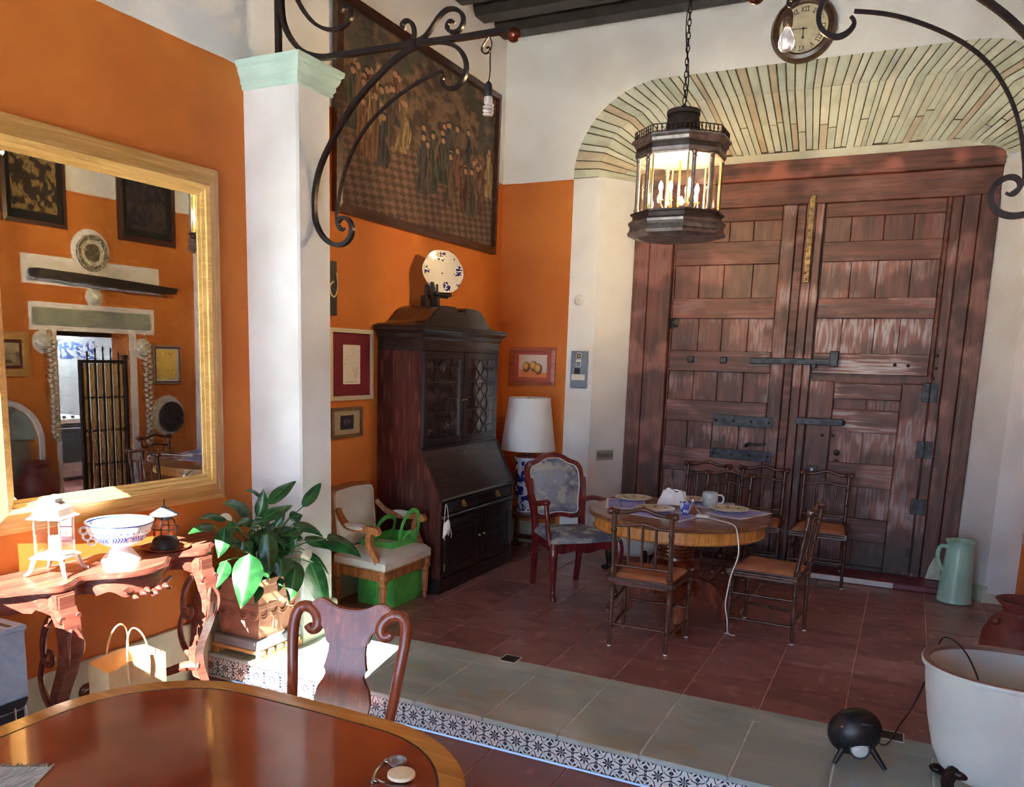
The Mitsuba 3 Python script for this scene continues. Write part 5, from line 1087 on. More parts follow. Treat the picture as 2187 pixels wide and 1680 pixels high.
for i, L7 in enumerate(LEAVES):
    m, uv = leaf_mesh(L7[:3], L7[3:6], L7[6], i); lf = part(LY, 'leaf', m, 'lily_leaf', True, uv=uv)
    b = np.array(L7[:3]); o = np.array([PC[0] + .04 * math.cos(i * 2.4), PC[1] + .05 * math.sin(i * 2.4), .44]); md = o * .45 + b * .55 + [0, 0, .06]
    part(LY, 'leaf_stalk', tube(spline([o, md, b], 10), np.linspace(.0045, .003, 10), 5), 'lily_stem')
for i in range(10):   # inner leaves filling the middle of the clump
    a = i * 2.399; r0 = .05 + .02 * (i % 3); b = PC + [r0 * math.cos(a) + .06, r0 * math.sin(a), .60 + .03 * (i % 4)]; t_ = PC + [.16 + .12 * math.cos(a) * .8, .20 * math.sin(a), .62 + .025 * ((i * 3) % 7)]
    m, uv = leaf_mesh(b, t_, .10, 90 + i); part(LY, 'leaf', m, 'lily_leaf', True, uv=uv); part(LY, 'leaf_stalk', tube(spline([PC + [0, 0, .44], (PC + b) / 2 + [0, 0, .25], b], 8), .004, 5), 'lily_stem')
for (b, t_, w, st) in (((-3.05, -.985, .875), (-3.05, -1.075, .905), .045, (-3.05, -.945, .825)), ((-3.0, -.45, .60), (-2.99, -.43, .535), .075, (-3.02, -.52, .64))):
    m, uv = leaf_mesh(b, t_, w, 200); fk = part(LY, 'flower', m, 'lily_white', True, uv=uv, label='cream white flower'); part(LY, 'flower_stalk', tube(spline([PC + [.02, 0, .45], (np.array(st) + PC) / 2 + [0, 0, .30], st, b], 14), .0035, 5), 'lily_stem')
# ================================================================ right wall (seen in the mirror), kitchen, small things
XW = XR
def onwall(o_y, o_z, d=0.0): return facing([XW - d, o_y, o_z], [0, -1, 0], [0, 0, 1])
def wpanel(name, poly, d, m, par='wall_right'): return part(par, name, prism(poly, d, 'x', XW - d), m, False)
mottled('mint_stone', (150, 156, 140), (128, 136, 122), 9, 0.85)
# white painted fields, lintel and door trim
wpanel('painted_field', sbox(.905, 2.30, 2.52, 2.585), .004, 'white_plaster'); wpanel('painted_disc', Point(1.665, 2.68).buffer(.225, 24), .0045, 'white_plaster'); wpanel('painted_disc', Point(1.69, 2.215).buffer(.105, 20), .004, 'white_plaster')
wpanel('lintel_field', sbox(.955, 1.85, 2.435, 2.13), .004, 'white_plaster'); wpanel('stone_lintel', sbox(.99, KZ + .005, 2.37, 2.075), .02, 'mint_stone')
trim = sbox(KY0 - .045, 0.0, KY1 + .085, KZ).difference(sbox(KY0, -.1, KY1, KZ + .01)); wpanel('door_trim', trim, .012, 'white_plaster')
sh = thing('wall_beam', 'short black timber beam with a stepped lower edge on the right wall seen in the mirror', 'beam')
put(sh, prism([(.98, 2.365), (1.3, 2.36), (1.32, 2.35), (1.62, 2.345), (1.65, 2.335), (1.98, 2.33), (2.0, 2.322), (2.62, 2.318), (2.65, 2.38), (1.7, 2.425), (.98, 2.445)], .16, 'x', XW - .165), 'black_beam', False)
def wall_plate(p, n, uv):
    r = dr.sqrt(dr.square(uv.x - .5) + dr.square(uv.y - .5)); g = noise(uv.x * 46, uv.y * 46, 1.0)
    on = ((r > .36) & (r < .48) & (g > .42)) | ((r < .24 + .03 * noise(uv.x * 12, uv.y * 12)) & (g > .2))
    return dr.select(on, mi.Color3f(*lin(84, 80, 66)), mi.Color3f(*lin(196, 192, 172)))
mat('transfer_plate', wall_plate, 0.2); mat('dark_plate', lambda p, n, uv: mix(lin(44, 42, 48), lin(70, 62, 62), smoothstep(.4, .7, fbm(uv.x * 9, uv.y * 9, 1.0, 3))), 0.2)
def hang_plate(lab, y, z, R, m, wob=0.0, par=None):
    t = thing('wall_plate', lab, 'plate'); me, uv = disc_uv([(0, .012), (.6 * R, .012), (.7 * R, .018), (.97 * R, .03), (R, .03), (.98 * R, .022), (.66 * R, .004), (0, .002)], 48, wob, 16)
    put(t, me.apply_transform(onwall(y, z, .005)), m, True, uv=uv); return t
hang_plate('round transfer-printed plate on a white painted disc above the black beam in the mirror', 1.68, 2.665, .185, 'transfer_plate')
part('wall_right', 'painted_disc', prism(Point(2.588, .93).buffer(.235, 28), .004, 'x', XW - .004), 'white_plaster', False)
hang_plate('dark scalloped plate on a white painted disc at the right of the mirror', 2.62, .915, .178, 'dark_plate', .02)
mat('pale_ceramic', (200, 200, 182), 0.25)
for (y, z, r, lab) in ((1.69, 2.22, .085, 'small pale ceramic rosette between beam and lintel in the mirror'), (1.088, 1.735, .085, 'small pale ceramic dome left of the kitchen door in the mirror'), (2.27, 1.69, .085, 'small pale ceramic dome right of the kitchen door in the mirror')):
    if z < 2: wpanel('painted_disc', Point(y, z).buffer(r + .03, 20), .004, 'white_plaster')
    t = thing('wall_rosette', lab, 'ornament'); put(t, lathe([(r, 0), (r * .97, .02), (r * .75, .045), (r * .35, .06), (0, .062)], 24, flute=(8, .04) if z > 2 else None).apply_transform(onwall(y, z, .004)), 'pale_ceramic', 50)
# tapestries, pictures on the right wall
def old_textile(a, b, s):
    A, B = lin(*a), lin(*b)
    def fn(p, n, uv):
        x, y = uv.x, uv.y; w = fbm(x * 14 + s, y * 16, s, 4); e = dr.minimum(dr.minimum(x, 1 - x), dr.minimum(y, 1 - y))
        c = mix(A, B, smoothstep(.46, .6, w)); return mix(c, lin(24, 24, 26), smoothstep(.10, .09, e))
    return fn
mat('textile_gold', old_textile((46, 36, 30), (122, 100, 62), 2.0), 0.9); mat('textile_blue', old_textile((34, 30, 40), (66, 52, 48), 9.0), 0.9)
t = thing('tapestry', 'dark floral framed hanging, left of the two high up in the mirror', 'tapestry'); frame_set(t, onwall(1.075, 3.36, .002), .66, 1.0, .04, .03, 'dark_frame', 'weave', 'textile_gold')
t = thing('tapestry', 'dark blue hanging in a brown frame, right of the two in the mirror', 'tapestry'); frame_set(t, onwall(2.375, 3.33, .002), .75, .97, .06, .03, 'dark_frame', 'weave', 'textile_blue')
mat('landscape', lambda p, n, uv: mix(mix(lin(150, 136, 104), lin(176, 160, 124), smoothstep(.5, .9, uv.y)), lin(74, 66, 46), smoothstep(.5, .62, fbm(uv.x * 6, uv.y * 6, 3.0, 4)) * smoothstep(.85, .4, uv.y)), 0.6); mat('maroon', (84, 22, 30), 0.6)
t = thing('picture', 'pale framed landscape with a maroon mount at the left edge of the mirror', 'picture'); frame_set(t, onwall(.70, 1.607, .002), .47, .43, .075, .03, 'mirror_wood', 'mount', 'maroon', pic=(.27, .22), pm='landscape')
mat('yellow_paper', (240, 206, 106), 0.6); mat('grey_frame', (150, 136, 128), 0.5)
t = thing('picture', 'framed yellow certificate with a grey frame right of the kitchen door in the mirror', 'picture')
def cert(p, n, uv):
    x, y = uv.x, uv.y; on = (dr.abs(y - .74) < .006) & (x < .34) & (x > .04) | (dr.abs(y - .68) < .006) & (x < .34) & (x > .04)
    seal = dr.square((x - .34) / .15) + dr.square((y - .87) / .035) < 1
    return dr.select(on | seal, mi.Color3f(*lin(196, 160, 80)), mi.Color3f(*lin(242, 208, 108)))
mat('certificate', cert, 0.6)
frame_set(t, onwall(2.585, 1.52, .002), .385, .44, .030, .03, 'grey_frame', 'mount', 'white_plaster', pic=(.27, .335), pm='certificate')
part(t, 'frame_line', prism(sbox(-.172, -.2, .172, .2).difference(sbox(-.164, -.192, .164, .192)), .002).apply_transform(onwall(2.585, 1.52, .034)), 'black_vent', False)
# garlic strings either side of the door
mottled('garlic', (206, 198, 176), (180, 166, 140), 30, 0.7)
gm = ball((0, 0, 0), (.026, .026, .024), 1); gm = cat(gm, lathe([(.012, .018), (.006, .034), (.003, .05)], 8))
gkey = None
for s, (y, z0, z1) in enumerate(((1.145, 1.76, .75), (2.285, 1.755, .62))):
    t = thing('garlic_string', ('plaited string of garlic bulbs hanging left of the kitchen door in the mirror', 'plaited string of garlic bulbs hanging right of the kitchen door in the mirror')[s], 'garlic string')
    part(t, 'cord', tube([[XW - .035, y, z0 + .10], [XW - .035, y, z1]], .008, 6), 'beige_mount')
    n_ = 40
    for k in range(n_):
        z = z0 - (z0 - z1) * k / (n_ - 1); yy = y + (.026 if k % 2 else -.026) * (1 - .3 * k / n_) + rnd.uniform(-.006, .006); W = T().translate([XW - .055 - rnd.uniform(0, .02), yy, z]).rotate([1, 0, 0], (-60 if k % 2 else 60)).scale(rnd.uniform(.85, 1.1))
        if gkey is None: gkey = part(t, 'bulb', gm, 'garlic'); scene[gkey]['to_world'] = W
        else: reuse(t, 'bulb', gkey, W)
# shell niche with a spout
ny, nz, nr = .62, .74, .37
struct('niche_1', cat(bx(XW + .22, XW + .28, .2, 1.04, 0, 1.2, 0)), 'mint_stone')
th2 = np.linspace(0, math.pi, 41); rr2 = np.linspace(.03, 1, 12)
part('niche_1', 'shell', grid([[(XW + .20 - .17 * (r ** 2.2), ny + nr * r * math.cos(a), nz + nr * r * math.sin(a) + .012 * r * math.cos(24 * a)) for a in th2] for r in rr2]), 'mint_stone', True)
part('niche_1', 'back', bx(XW + .16, XW + .21, ny - nr, ny + nr, 0.02, nz, 0), 'mint_stone', False)
part('niche_1', 'surround', prism(Point(ny, nz).buffer(.425, 28).union(sbox(ny - .425, .05, ny + .425, nz)).difference(Point(ny, nz).buffer(nr, 28).union(sbox(ny - nr, 0, ny + nr, nz))), .02, 'x', XW - .02), 'white_plaster', False)
part('niche_1', 'spout', tube(spline([[XW + .17, ny, nz + .03], [XW + .06, ny, nz + .02], [XW + .02, ny, nz - .03]], 8), .018, 8), 'old_iron')
# iron gate standing open in the kitchen door and its panel
mat('panel_straw', (212, 184, 132), 0.6); 
GT = thing('iron_gate', 'black iron gate with straw coloured panels in the kitchen doorway in the mirror', 'gate')
g0, g1 = 1.535, 2.085; gx = XW + .06
def gp(nm, m, b='old_iron', sm=False): return part(GT, nm, m, b, sm)
gp('post', bx(gx - .02, gx + .02, g0 - .022, g0 + .022, .02, 1.56), 'black_rubber'); gp('post', bx(gx - .022, gx + .022, g1 - .03, g1 + .012, .02, 1.60), 'black_rubber'); gp('post_cap', bx(gx - .035, gx + .035, g1 - .045, g1 + .027, 1.60, 1.615), 'black_rubber'); gp('top_rail', bx(gx - .014, gx + .014, g0, g1, 1.525, 1.56), 'black_rubber')
for z in (1.16, .80, .43, .06): gp('cross_bar', bx(gx - .008, gx + .008, g0, g1, z - .006, z + .006, .001), 'black_rubber')
for k in range(5):
    y = g0 + .082 + .095 * k; zt = (1.66, 1.70, 1.715, 1.70, 1.66)[k]
    gp('bar', bx(gx - .008, gx + .008, y - .008, y + .008, .03, 1.56, .001), 'black_rubber'); gp('finial', lathe([(.008, 1.555), (.012, 1.575), (.007, 1.59), (.007, zt - .06), (.014, zt - .05), (.007, zt - .04), (.013, zt - .025), (0, zt)], 8, (gx, y, 0)), 'black_rubber', 40)
for k in range(6): gp('panel', bx(gx + .014, gx + .022, g0 + .026 + .0935 * k, g0 + .026 + .0935 * k + .070, .05, 1.52, .001), 'panel_straw')
# kitchen beyond the door
mat('kitchen_tile', (220, 230, 230), 0.25); mat('tile_border', lambda p, n, uv: mix(lin(206, 218, 230), lin(70, 90, 150), smoothstep(.45, .6, noise(p.y * 30, p.z * 40, 2.0))), 0.3)
struct('wall_kitchen', cat(bx(3.30, 3.4, .2, 4.2, -.1, 2.9, 0), bx(XR + .3, 3.4, .1, .2, -.1, 2.9, 0), bx(XR + .3, 3.4, 4.2, 4.3, -.1, 2.9, 0)), 'kitchen_tile')
for j in range(9):
    for i in range(8): part('wall_kitchen', 'tile', bx(3.292, 3.302, 1.3 + .25 * i + .002, 1.3 + .25 * i + .248, .25 * j + .002, .25 * j + .248, .003), 'tile_border' if j == 6 else 'kitchen_tile', False) if 1.3 + .25 * i < 3.3 else None
struct('kitchen_floor', bx(XR, 3.4, .1, 4.3, -.12, -.002, 0), 'clay_tile_1'); struct('kitchen_ceiling', bx(XR + .3, 3.4, .1, 4.3, 2.6, 2.7, 0), 'white_plaster')
part('kitchen_ceiling', 'door_beam', bx(XR + .3, XR + .5, 1.1, 2.3, 1.80, 1.96, 0), 'black_beam', False)
t = thing('tube_light', 'glowing tube light on the kitchen wall in the mirror', 'light'); put(t, bx(3.18, 3.29, 1.7, 3.0, 1.96, 2.02, .005), 'white_plaster', False)
k = part(t, 'tube', tube([[3.21, 1.72, 1.935], [3.21, 2.98, 1.935]], .018, 10), 'bulb_white'); scene[k]['emitter'] = {'type': 'area', 'radiance': rgb((16.0, 17.5, 19.0)), 'sampling_weight': 1.0}
mat('stove_black', (26, 27, 28), 0.2); mat('steel', (190, 194, 196), 0.3, metallic=0.9)
t = thing('stove', 'black fronted kitchen stove with a pale top and a row of knobs in the mirror', 'stove')
put(t, bx(2.62, 3.28, 2.05, 2.75, 0.0, .72, .01), 'stove_black', False); part(t, 'top', bx(2.58, 3.28, 2.04, 2.76, .72, .78, .006), 'kitchen_tile', False); part(t, 'oven_window', bx(2.612, 2.622, 2.10, 2.70, .28, .62, .004), 'stove_black', False); part(t, 'handle', tube([[2.58, 2.12, .66], [2.58, 2.68, .66]], .012, 8), 'steel'); part(t, 'drawer', bx(2.61, 2.622, 2.06, 2.74, .04, .22, .004), 'grey_frame', False)
for i in range(5): part(t, 'knob', lathe([(.022, 0), (.02, .03), (0, .03)], 12, (2.66, 2.14 + .12 * i, .78)), 'black_rubber')
t = thing('storage_box', 'yellow box beside the stove in the mirror', 'box'); put(t, bx(2.95, 3.2, 2.05, 2.50, .781, .92, .006), 'yellow_paper', False); part(t, 'lid', bx(2.94, 3.21, 2.04, 2.51, .92, .94, .004), 'black_rubber', False)
# ---- terracotta jar on its stand, jug, the two tubs, the black speaker
mottled('dark_clay', (126, 66, 60), (104, 50, 48), 7, 0.45)
JO = (.80, .82, 0)
t = one('clay_jar', lathe([(0, .115), (.06, .115), (.12, .14), (.17, .20), (.19, .29), (.18, .38), (.145, .45), (.105, .485), (.098, .505), (.108, .53), (.135, .556), (.140, .562), (.134, .566), (.11, .545), (.09, .51), (.10, .48), (0, .30)], 48, JO), 'dark_clay', 'dark red clay jar with a flared rim at the right edge behind the big tub', 'jar', smooth=40)
for s in (-1, 1): part(t, 'lug', ball((JO[0] + s * .13, JO[1] + s * .08, .455), (.022, .022, .02), 2), 'dark_clay')
part(t, 'water_line', lathe([(0, .512), (.092, .512)], 32, JO, cap=False), 'pale_ceramic', False) if False else None
t = thing('jar_stand', 'small pale wooden stand under the dark red clay jar', 'stand'); put(t, prism(Point(JO[0], JO[1]).buffer(.12).difference(Point(JO[0], JO[1]).buffer(.05)), .03, at=.088), 'pine', False)
for k in range(4): a = k * math.pi / 2 + math.pi * .78; part(t, 'leg', hull([[JO[0] + r * math.cos(a + o), JO[1] + r * math.sin(a + o), z] for r, o, z in ((.09, -.2, .088), (.09, .2, .088), (.15, -.2, .088), (.15, .2, .088), (.10, -.12, 0), (.10, .12, 0), (.13, -.1, 0), (.13, .1, 0))] + [[JO[0] + .17 * math.cos(a), JO[1] + .17 * math.sin(a), .088]]), 'pine', False)
mottled('mint_enamel', (176, 218, 196), (164, 208, 188), 5, 0.2)
JG = (.600, 2.915, 0)
t = one('enamel_jug', lathe([(0, .004), (.118, .004), (.124, .012), (.120, .03), (.098, .36), (.092, .43), (.094, .455), (.104, .478), (.108, .484), (.100, .486), (.088, .455), (.085, .42), (0, .40)], 48, JG), 'mint_enamel', 'tall mint green enamel jug beside the right door reveal', 'jug', smooth=40)
hc = np.array([JG[0], JG[1], 0]); hd = np.array([-.93, -.36, 0])
part(t, 'handle', tube(spline([hc + hd * .092 + [0, 0, .432], hc + hd * .14 + [0, 0, .435], hc + hd * .160 + [0, 0, .39], hc + hd * .150 + [0, 0, .32], hc + hd * .112 + [0, 0, .245]], 24), .014, sq=(.35, 1), up=[-.36, .93, 0]), 'mint_enamel')
mottled('tub_enamel', (206, 216, 212), (196, 206, 204), 4, 0.25); mottled('tub_rim', (140, 112, 104), (118, 92, 86), 10, 0.4)
def tub(label, c, a, b, h, z0, foots):
    t = thing('clawfoot_tub', label, 'tub')
    def ring(s, z, n=64):
        an = np.linspace(0, 2 * math.pi, n + 1)[:-1]; return [(c[0] + (a * s) * np.sign(math.cos(q)) * abs(math.cos(q)) ** .9, c[1] + (b - a * (1 - s)) * np.sign(math.sin(q)) * abs(math.sin(q)) ** .9, z) for q in an]
    rows = [ring(s, z0 + (h - z0) * q) for s, q in ((.45, 0), (.58, .02), (.70, .10), (.79, .25), (.87, .50), (.93, .78), (.95, .93), (.955, 1.0))]
    inn = [ring(s, z0 + (h - z0) * q) for s, q in ((.925, 1.0), (.90, .8), (.84, .5), (.76, .26), (.66, .12), (.45, .06))]
    put(t, loft(rows + inn), 'tub_enamel', 50)
    part(t, 'rim', loft([ring(.955, h - .012), ring(.99, h - .014), ring(1.0, h - .004), ring(.995, h + .004), ring(.985, h + .006)], cap=False), 'tub_enamel', 50)
    part(t, 'rim_top', loft([ring(.986, h + .0062), ring(.915, h + .0062), ring(.912, h - .01)], cap=False), 'tub_rim', 50)
    for (x, y) in foots:
        d = np.array([x - c[0], (y - c[1]) * 1.0, 0]); d /= np.linalg.norm(d); o = np.array([x, y, 0])
        part(t, 'foot', cat(tube(spline([o - d * .05 + [0, 0, z0 + .10], o + d * .03 + [0, 0, z0 + .03], o + d * .02 + [0, 0, .05], o + d * .045 + [0, 0, .012]], 18), np.linspace(.03, .02, 18), 8), ball(o + d * .055 + [0, 0, .02], (.035, .03, .02), 1), ball(o - d * .02 + [0, 0, z0 + .06], (.05, .05, .03), 1)), 'wrought_iron')
    return t
tub('large white tub with a brown rim at the right edge beside the black speaker', (.645, -.47), .352, .285, .575, .085, ((.46, -.60), (.83, -.60), (.46, -.34), (.83, -.34)))
tub('white tub on dark feet partly hidden behind the round table', (-1.885, 2.56), .30, .27, .565, .13, ((-2.02, 2.44), (-1.75, 2.44), (-2.02, 2.68), (-1.75, 2.68)))
SPK = thing('speaker', 'black egg-shaped speaker on tapered legs standing on the stone edge', 'speaker')
sm_ = ball((0, 0, 0), (.118, .088, .105), 4); sm_.apply_transform(rot(math.radians(-32), [0, 1, 0])); SO = np.array([.068, -.36, .135]); Rz = rotz(math.radians(10)); sm_.apply_transform(Rz); sm_.apply_translation(SO)
mottled('matt_black', (30, 32, 38), (24, 26, 30), 6, 0.35)
put(SPK, sm_, 'matt_black', True)
sd_ = np.array([.30, -.85, -.30]); sd_ /= np.linalg.norm(sd_); SQ = facing(SO + sd_ * .072 + [.018, 0, -.006], np.cross([0, 0, 1], -sd_) * -1, [.25, 0, 1]); 
sf = facing(SO + np.array([.030, -.074, -.050]), [.9, .25, .35], [-.2, .25, 1])
part(SPK, 'dome', lathe([(0, .012), (.020, .009), (.036, .001), (.037, -.006)], 28).apply_transform(sf), 'tub_enamel'); part(SPK, 'dome_ring', lathe([(.036, -.004), (.038, .004), (.044, .004), (.047, -.006)], 32, cap=False).apply_transform(sf), 'matt_black')
part(SPK, 'recess', ball(SO + [.045, -.055, .065], (.035, .016, .012), 2), 'black_rubber'); part(SPK, 'tag', lathe([(0, .002), (.005, .002), (.006, 0)], 12).apply_transform(facing(SO + [-.052, -.074, .040], [1, .3, 0], [0, .5, 1])), 'chrome')
for (x, y, a) in ((-.042, -.06, 0), (.088, -.028, 0), (.02, .075, 0)):
    b = SO + [x * .75, y * .75, -.045]; e = np.array([SO[0] + x * 1.6, SO[1] + y * 1.5, 0]); part(SPK, 'leg', tube([b, e], [.017, .009], 12), 'matt_black')
t = thing('power_cable', 'thin dark cable running from the black speaker over the tub rim', 'cable')
put(t, tube(spline([[.14, -.26, .10], [.19, -.16, .012], [.225, -.06, .006], [.26, .15, .006], [.31, .30, .05], [.37, .05, .42], [.395, -.20, .592], [.44, -.26, .585], [.50, -.38, .52], [.54, -.44, .42]], 70), .0035, 6), 'black_rubber')
# ---- table lamp by the secretary
def ginger(p, n, uv):
    a = dr.atan2(p.y - 2.72, p.x + 2.965) ; g = fbm(a * 3.2, p.z * 22, 4.0, 3); w = smoothstep(.5, .53, g) * (p.z < .84) * (p.z > .38)
    return mix(lin(220, 226, 232), lin(34, 44, 120), w)
mat('ginger_jar', ginger, 0.15, specular=0.6); mat('lamp_shade', (228, 226, 220), 0.8)
scene['shade_cloth'] = {'type': 'twosided', 'b': {'type': 'principled', 'base_color': rgb(lin(226, 226, 224)), 'roughness': 0.8}}
LX, LYY = -2.965, 2.72
t = thing('table_lamp', 'table lamp with white tapered shade and blue and white jar base in the corner', 'lamp')
part(t, 'jar', lathe([(0, .365), (.085, .365), (.088, .375), (.078, .39), (.098, .48), (.115, .62), (.112, .74), (.104, .80), (.112, .84), (.122, .862), (.122, .872), (.0, .872)], 44, (LX, LYY, 0)), 'ginger_jar', 40); part(t, 'lid', lathe([(.105, .872), (.10, .886), (.04, .892), (.014, .90), (.012, .95), (0, .95)], 32, (LX, LYY, 0)), 'red_mahogany', 40)
part(t, 'shade', lathe([(.252, .942), (.190, 1.418), (.187, 1.418), (.249, .942)], 64, (LX, LYY, 0), cap=False), 'shade_cloth', 40); part(t, 'trim', cat(tube([[LX + .252 * math.cos(a), LYY + .252 * math.sin(a), .944] for a in np.linspace(0, 2 * math.pi, 65)[:-1]], .004, 6, closed=True), tube([[LX + .19 * math.cos(a), LYY + .19 * math.sin(a), 1.416] for a in np.linspace(0, 2 * math.pi, 65)[:-1]], .004, 6, closed=True)), 'white_leather')
part(t, 'harp', tube([[LX, LYY, .94], [LX, LYY, 1.42]], .006, 6), 'brass')
for k in range(3): a = k * 2 * math.pi / 3; part(t, 'spider', tube([[LX, LYY, 1.41], [LX + .187 * math.cos(a), LYY + .187 * math.sin(a), 1.41]], .003, 5), 'brass')
t = thing('lamp_table', 'low dark wooden side table under the blue and white lamp', 'side table')
put(t, bx(LX - .20, LX + .20, LYY - .20, LYY + .20, .335, .364, .006), 'bamboo_wood', False)
for sx in (-1, 1):
    for sy in (-1, 1): part(t, 'leg', bx(LX + sx * .17 - .02, LX + sx * .17 + .02, LYY + sy * .17 - .02, LYY + sy * .17 + .02, 0, .335, .004), 'bamboo_wood', False)
for sy in (-1, 1): part(t, 'stretcher', bx(LX - .15, LX + .15, LYY + sy * .17 - .012, LYY + sy * .17 + .012, .06, .10, .003), 'bamboo_wood', False)
# ---- bags
mottled('green_cloth', (96, 196, 92), (80, 178, 78), 12, 0.8)
t = thing('shopping_bag', 'bright green cloth shopping bag behind the cream armchair', 'bag')
def gbag(z, fx_=0): w = .0; return [(-3.29, .50, z), (-3.12, .475 + fx_, z), (-2.975, .50, z), (-2.965, .70, z), (-2.985, .885, z), (-3.13, .915 - fx_, z), (-3.29, .89, z), (-3.305, .70, z)]
def gb(z, k): q = np.array(gbag(z)); c = np.array([-3.135, .695, z]); r_ = c + (q - c) * [k, 1, 1]; return r_
GO = np.array([0, 0, 0])
put(t, loft([gb(0.0, .98), gb(.02, 1.0), gb(.20, .97), gb(.36, .90), gb(.47, .82), gb(.47, .79), gb(.30, .84), gb(.05, .9)]), 'green_cloth', 30)
for x, zz in ((-2.995, .66), (-3.20, .60)): part(t, 'handle', tube(spline([[x, .60, .44], [x + .01, .585, .52], [x + .03, .66, zz], [x + .03, .78, zz - .01], [x + .01, .83, .54], [x, .80, .44]], 30), .016, sq=(.12, 1), up=[1, 0, 0]), 'green_cloth')
part(t, 'tie', tube(spline([[-2.985, .62, .47], [-2.95, .66, .53], [-2.955, .70, .49], [-2.95, .74, .53], [-2.975, .78, .45]], 24), .013, sq=(.15, 1), up=[1, 0, 0]), 'green_cloth')
mottled('kraft_paper', (222, 190, 144), (210, 174, 126), 5, 0.75)
BG = thing('paper_bag', 'brown paper bag with twisted handles and pencilled writing under the console table', 'bag')
BM = np.eye(4); BM[:3, :3] = rotz(math.radians(-4))[:3, :3]; BM[:3, 3] = [-3.0, -1.735, ZL]
def bgl(nm, m, b='kraft_paper', sm=False): return part(BG, nm, m.apply_transform(BM), b, sm)
w2, d2, hb = .152, .075, .50
def wav(x, k): return hb + .012 * math.sin(x * 30 + k)
ringb = lambda z, s=1.0, crease=0.0: [(-d2 * s, -w2 * s, z), (d2 * s, -w2 * s, z), (d2 * s, 0, z), (d2 * s, w2 * s, z), (-d2 * s, w2 * s, z), (-d2 * s + 0, 0, z)]
top = [(-d2, -w2, hb), (d2, -w2, hb - .02), (d2 * .95, 0, hb + .01), (d2, w2, hb - .01), (-d2, w2, hb), (-d2 * .9, 0, hb + .02)]
topi = [(x * .97, y * .98, z - .002) for x, y, z in top]
bgl('body', loft([ringb(0.0), ringb(.02, 1.01), ringb(.25, .99), top, topi, ringb(.1, .96)]))
for x, s in ((d2 + .003, 1), (-d2 - .003, -1)): bgl('handle', tube(spline([[x, -.05, hb - .10], [x, -.055, hb], [x - .02 * s, -.035, hb + .11], [x - .03 * s, 0, hb + .145], [x - .02 * s, .04, hb + .11], [x, .06, hb], [x, .055, hb - .10]], 34), .0045, 6), sm=40)
tm = meshkit.text_mesh('CRUCTAS', .034, .0006); tm.apply_translation([-tm.bounds[1][0] / 2, 0, 0]); mat('pencil', (132, 116, 150), 0.8)
bgl('writing', tm.apply_transform(facing([d2 + .002, -.012, .245], [0, 1, .14], [0, -.14, 1])), 'pencil')
# ---- face mask hanging from the secretary
mat('mask_white', (238, 236, 234), 0.8)
t = thing('face_mask', 'white face mask hanging by its loop from the corner of the secretary', 'mask')
MO = np.array([-2.848, 1.005, .52])
rows = [[MO + [.028 * (1 - (2 * u - 1) ** 2) * (1 - .6 * (2 * v - 1) ** 2), -.045 + .09 * u + .012 * (v - .5), -.055 + .11 * v - .03 * abs(2 * u - 1)] for u in np.linspace(0, 1, 9)] for v in np.linspace(0, 1, 9)]
put(t, cat(grid(rows), grid([[q + np.array([-.003, 0, 0]) for q in r_] for r_ in rows])), 'mask_white', True)
part(t, 'loop', cat(tube(spline([MO + [0, -.035, .025], MO + [-.004, -.015, .14], MO + [-.006, 0, .165], MO + [-.004, .02, .12], MO + [0, .03, .03]], 22), .0025, 6), tube(spline([MO + [0, .042, .0], MO + [.01, .058, -.06], MO + [.004, .066, -.10]], 12), .0025, 6), tube(spline([MO + [0, -.035, -.05], MO + [.004, -.033, -.10]], 6), .0025, 6)), 'mask_white')
# ---- gas heater
mottled('heater_grey', (150, 166, 186), (138, 154, 176), 30, 0.45); mat('heater_dark', (34, 38, 46), 0.4); mat('ceramic_plate', (214, 216, 212), 0.7)
t = thing('gas_heater', 'grey blue gas heater with a wire guard at the lower left edge', 'heater')
hx0, hx1, hy0, hy1, hz = -3.19, -2.92, -2.72, -2.275, .665
put(t, bx(hx0, hx1 - .03, hy0, hy1, ZL + .05, hz - .02, .02), 'heater_dark', False); part(t, 'front_panel', bx(hx1 - .04, hx1, hy0, hy1, .36, hz - .01, .012), 'heater_grey', False); part(t, 'top', bx(hx0 - .005, hx1 + .006, hy0 - .004, hy1 + .004, hz - .022, hz, .014), 'heater_grey', False); part(t, 'side', bx(hx0, hx1 - .02, hy1 - .006, hy1 + .002, ZL + .05, hz - .02, .002), 'grey_frame', False)
for k in range(8): part(t, 'vent_slot', bx(hx0 + .10, hx1 - .02, hy1 - .06 - .045 * k, hy1 - .042 - .045 * k, hz - .004, hz + .0015, .0005), 'heater_dark', False)
for k in range(3): part(t, 'burner', bx(hx1 - .045, hx1 - .035, hy1 - .40 + .10 * k, hy1 - .31 + .10 * k, -.02, .30, .003), 'ceramic_plate', False)
part(t, 'hood', hull([[hx1 - .04, y, z] for y in (hy0 + .01, hy1 - .01) for z in (.30, .36)] + [[hx1 + .004, y, .36] for y in (hy0 + .01, hy1 - .01)]), 'heater_dark', False)
for k in range(9): part(t, 'guard_wire', tube([[hx1, hy0 + .02, .325 - .042 * k], [hx1 + .008, hy0 + .05, .325 - .042 * k], [hx1 + .008, hy1 - .05, .325 - .042 * k], [hx1, hy1 - .02, .325 - .042 * k]], .0028, 6), 'chrome')
for y in (hy0 + .12, hy1 - .075): part(t, 'guard_wire', tube([[hx1 + .010, y, .34], [hx1 + .010, y, -.03]], .004, 6), 'chrome')
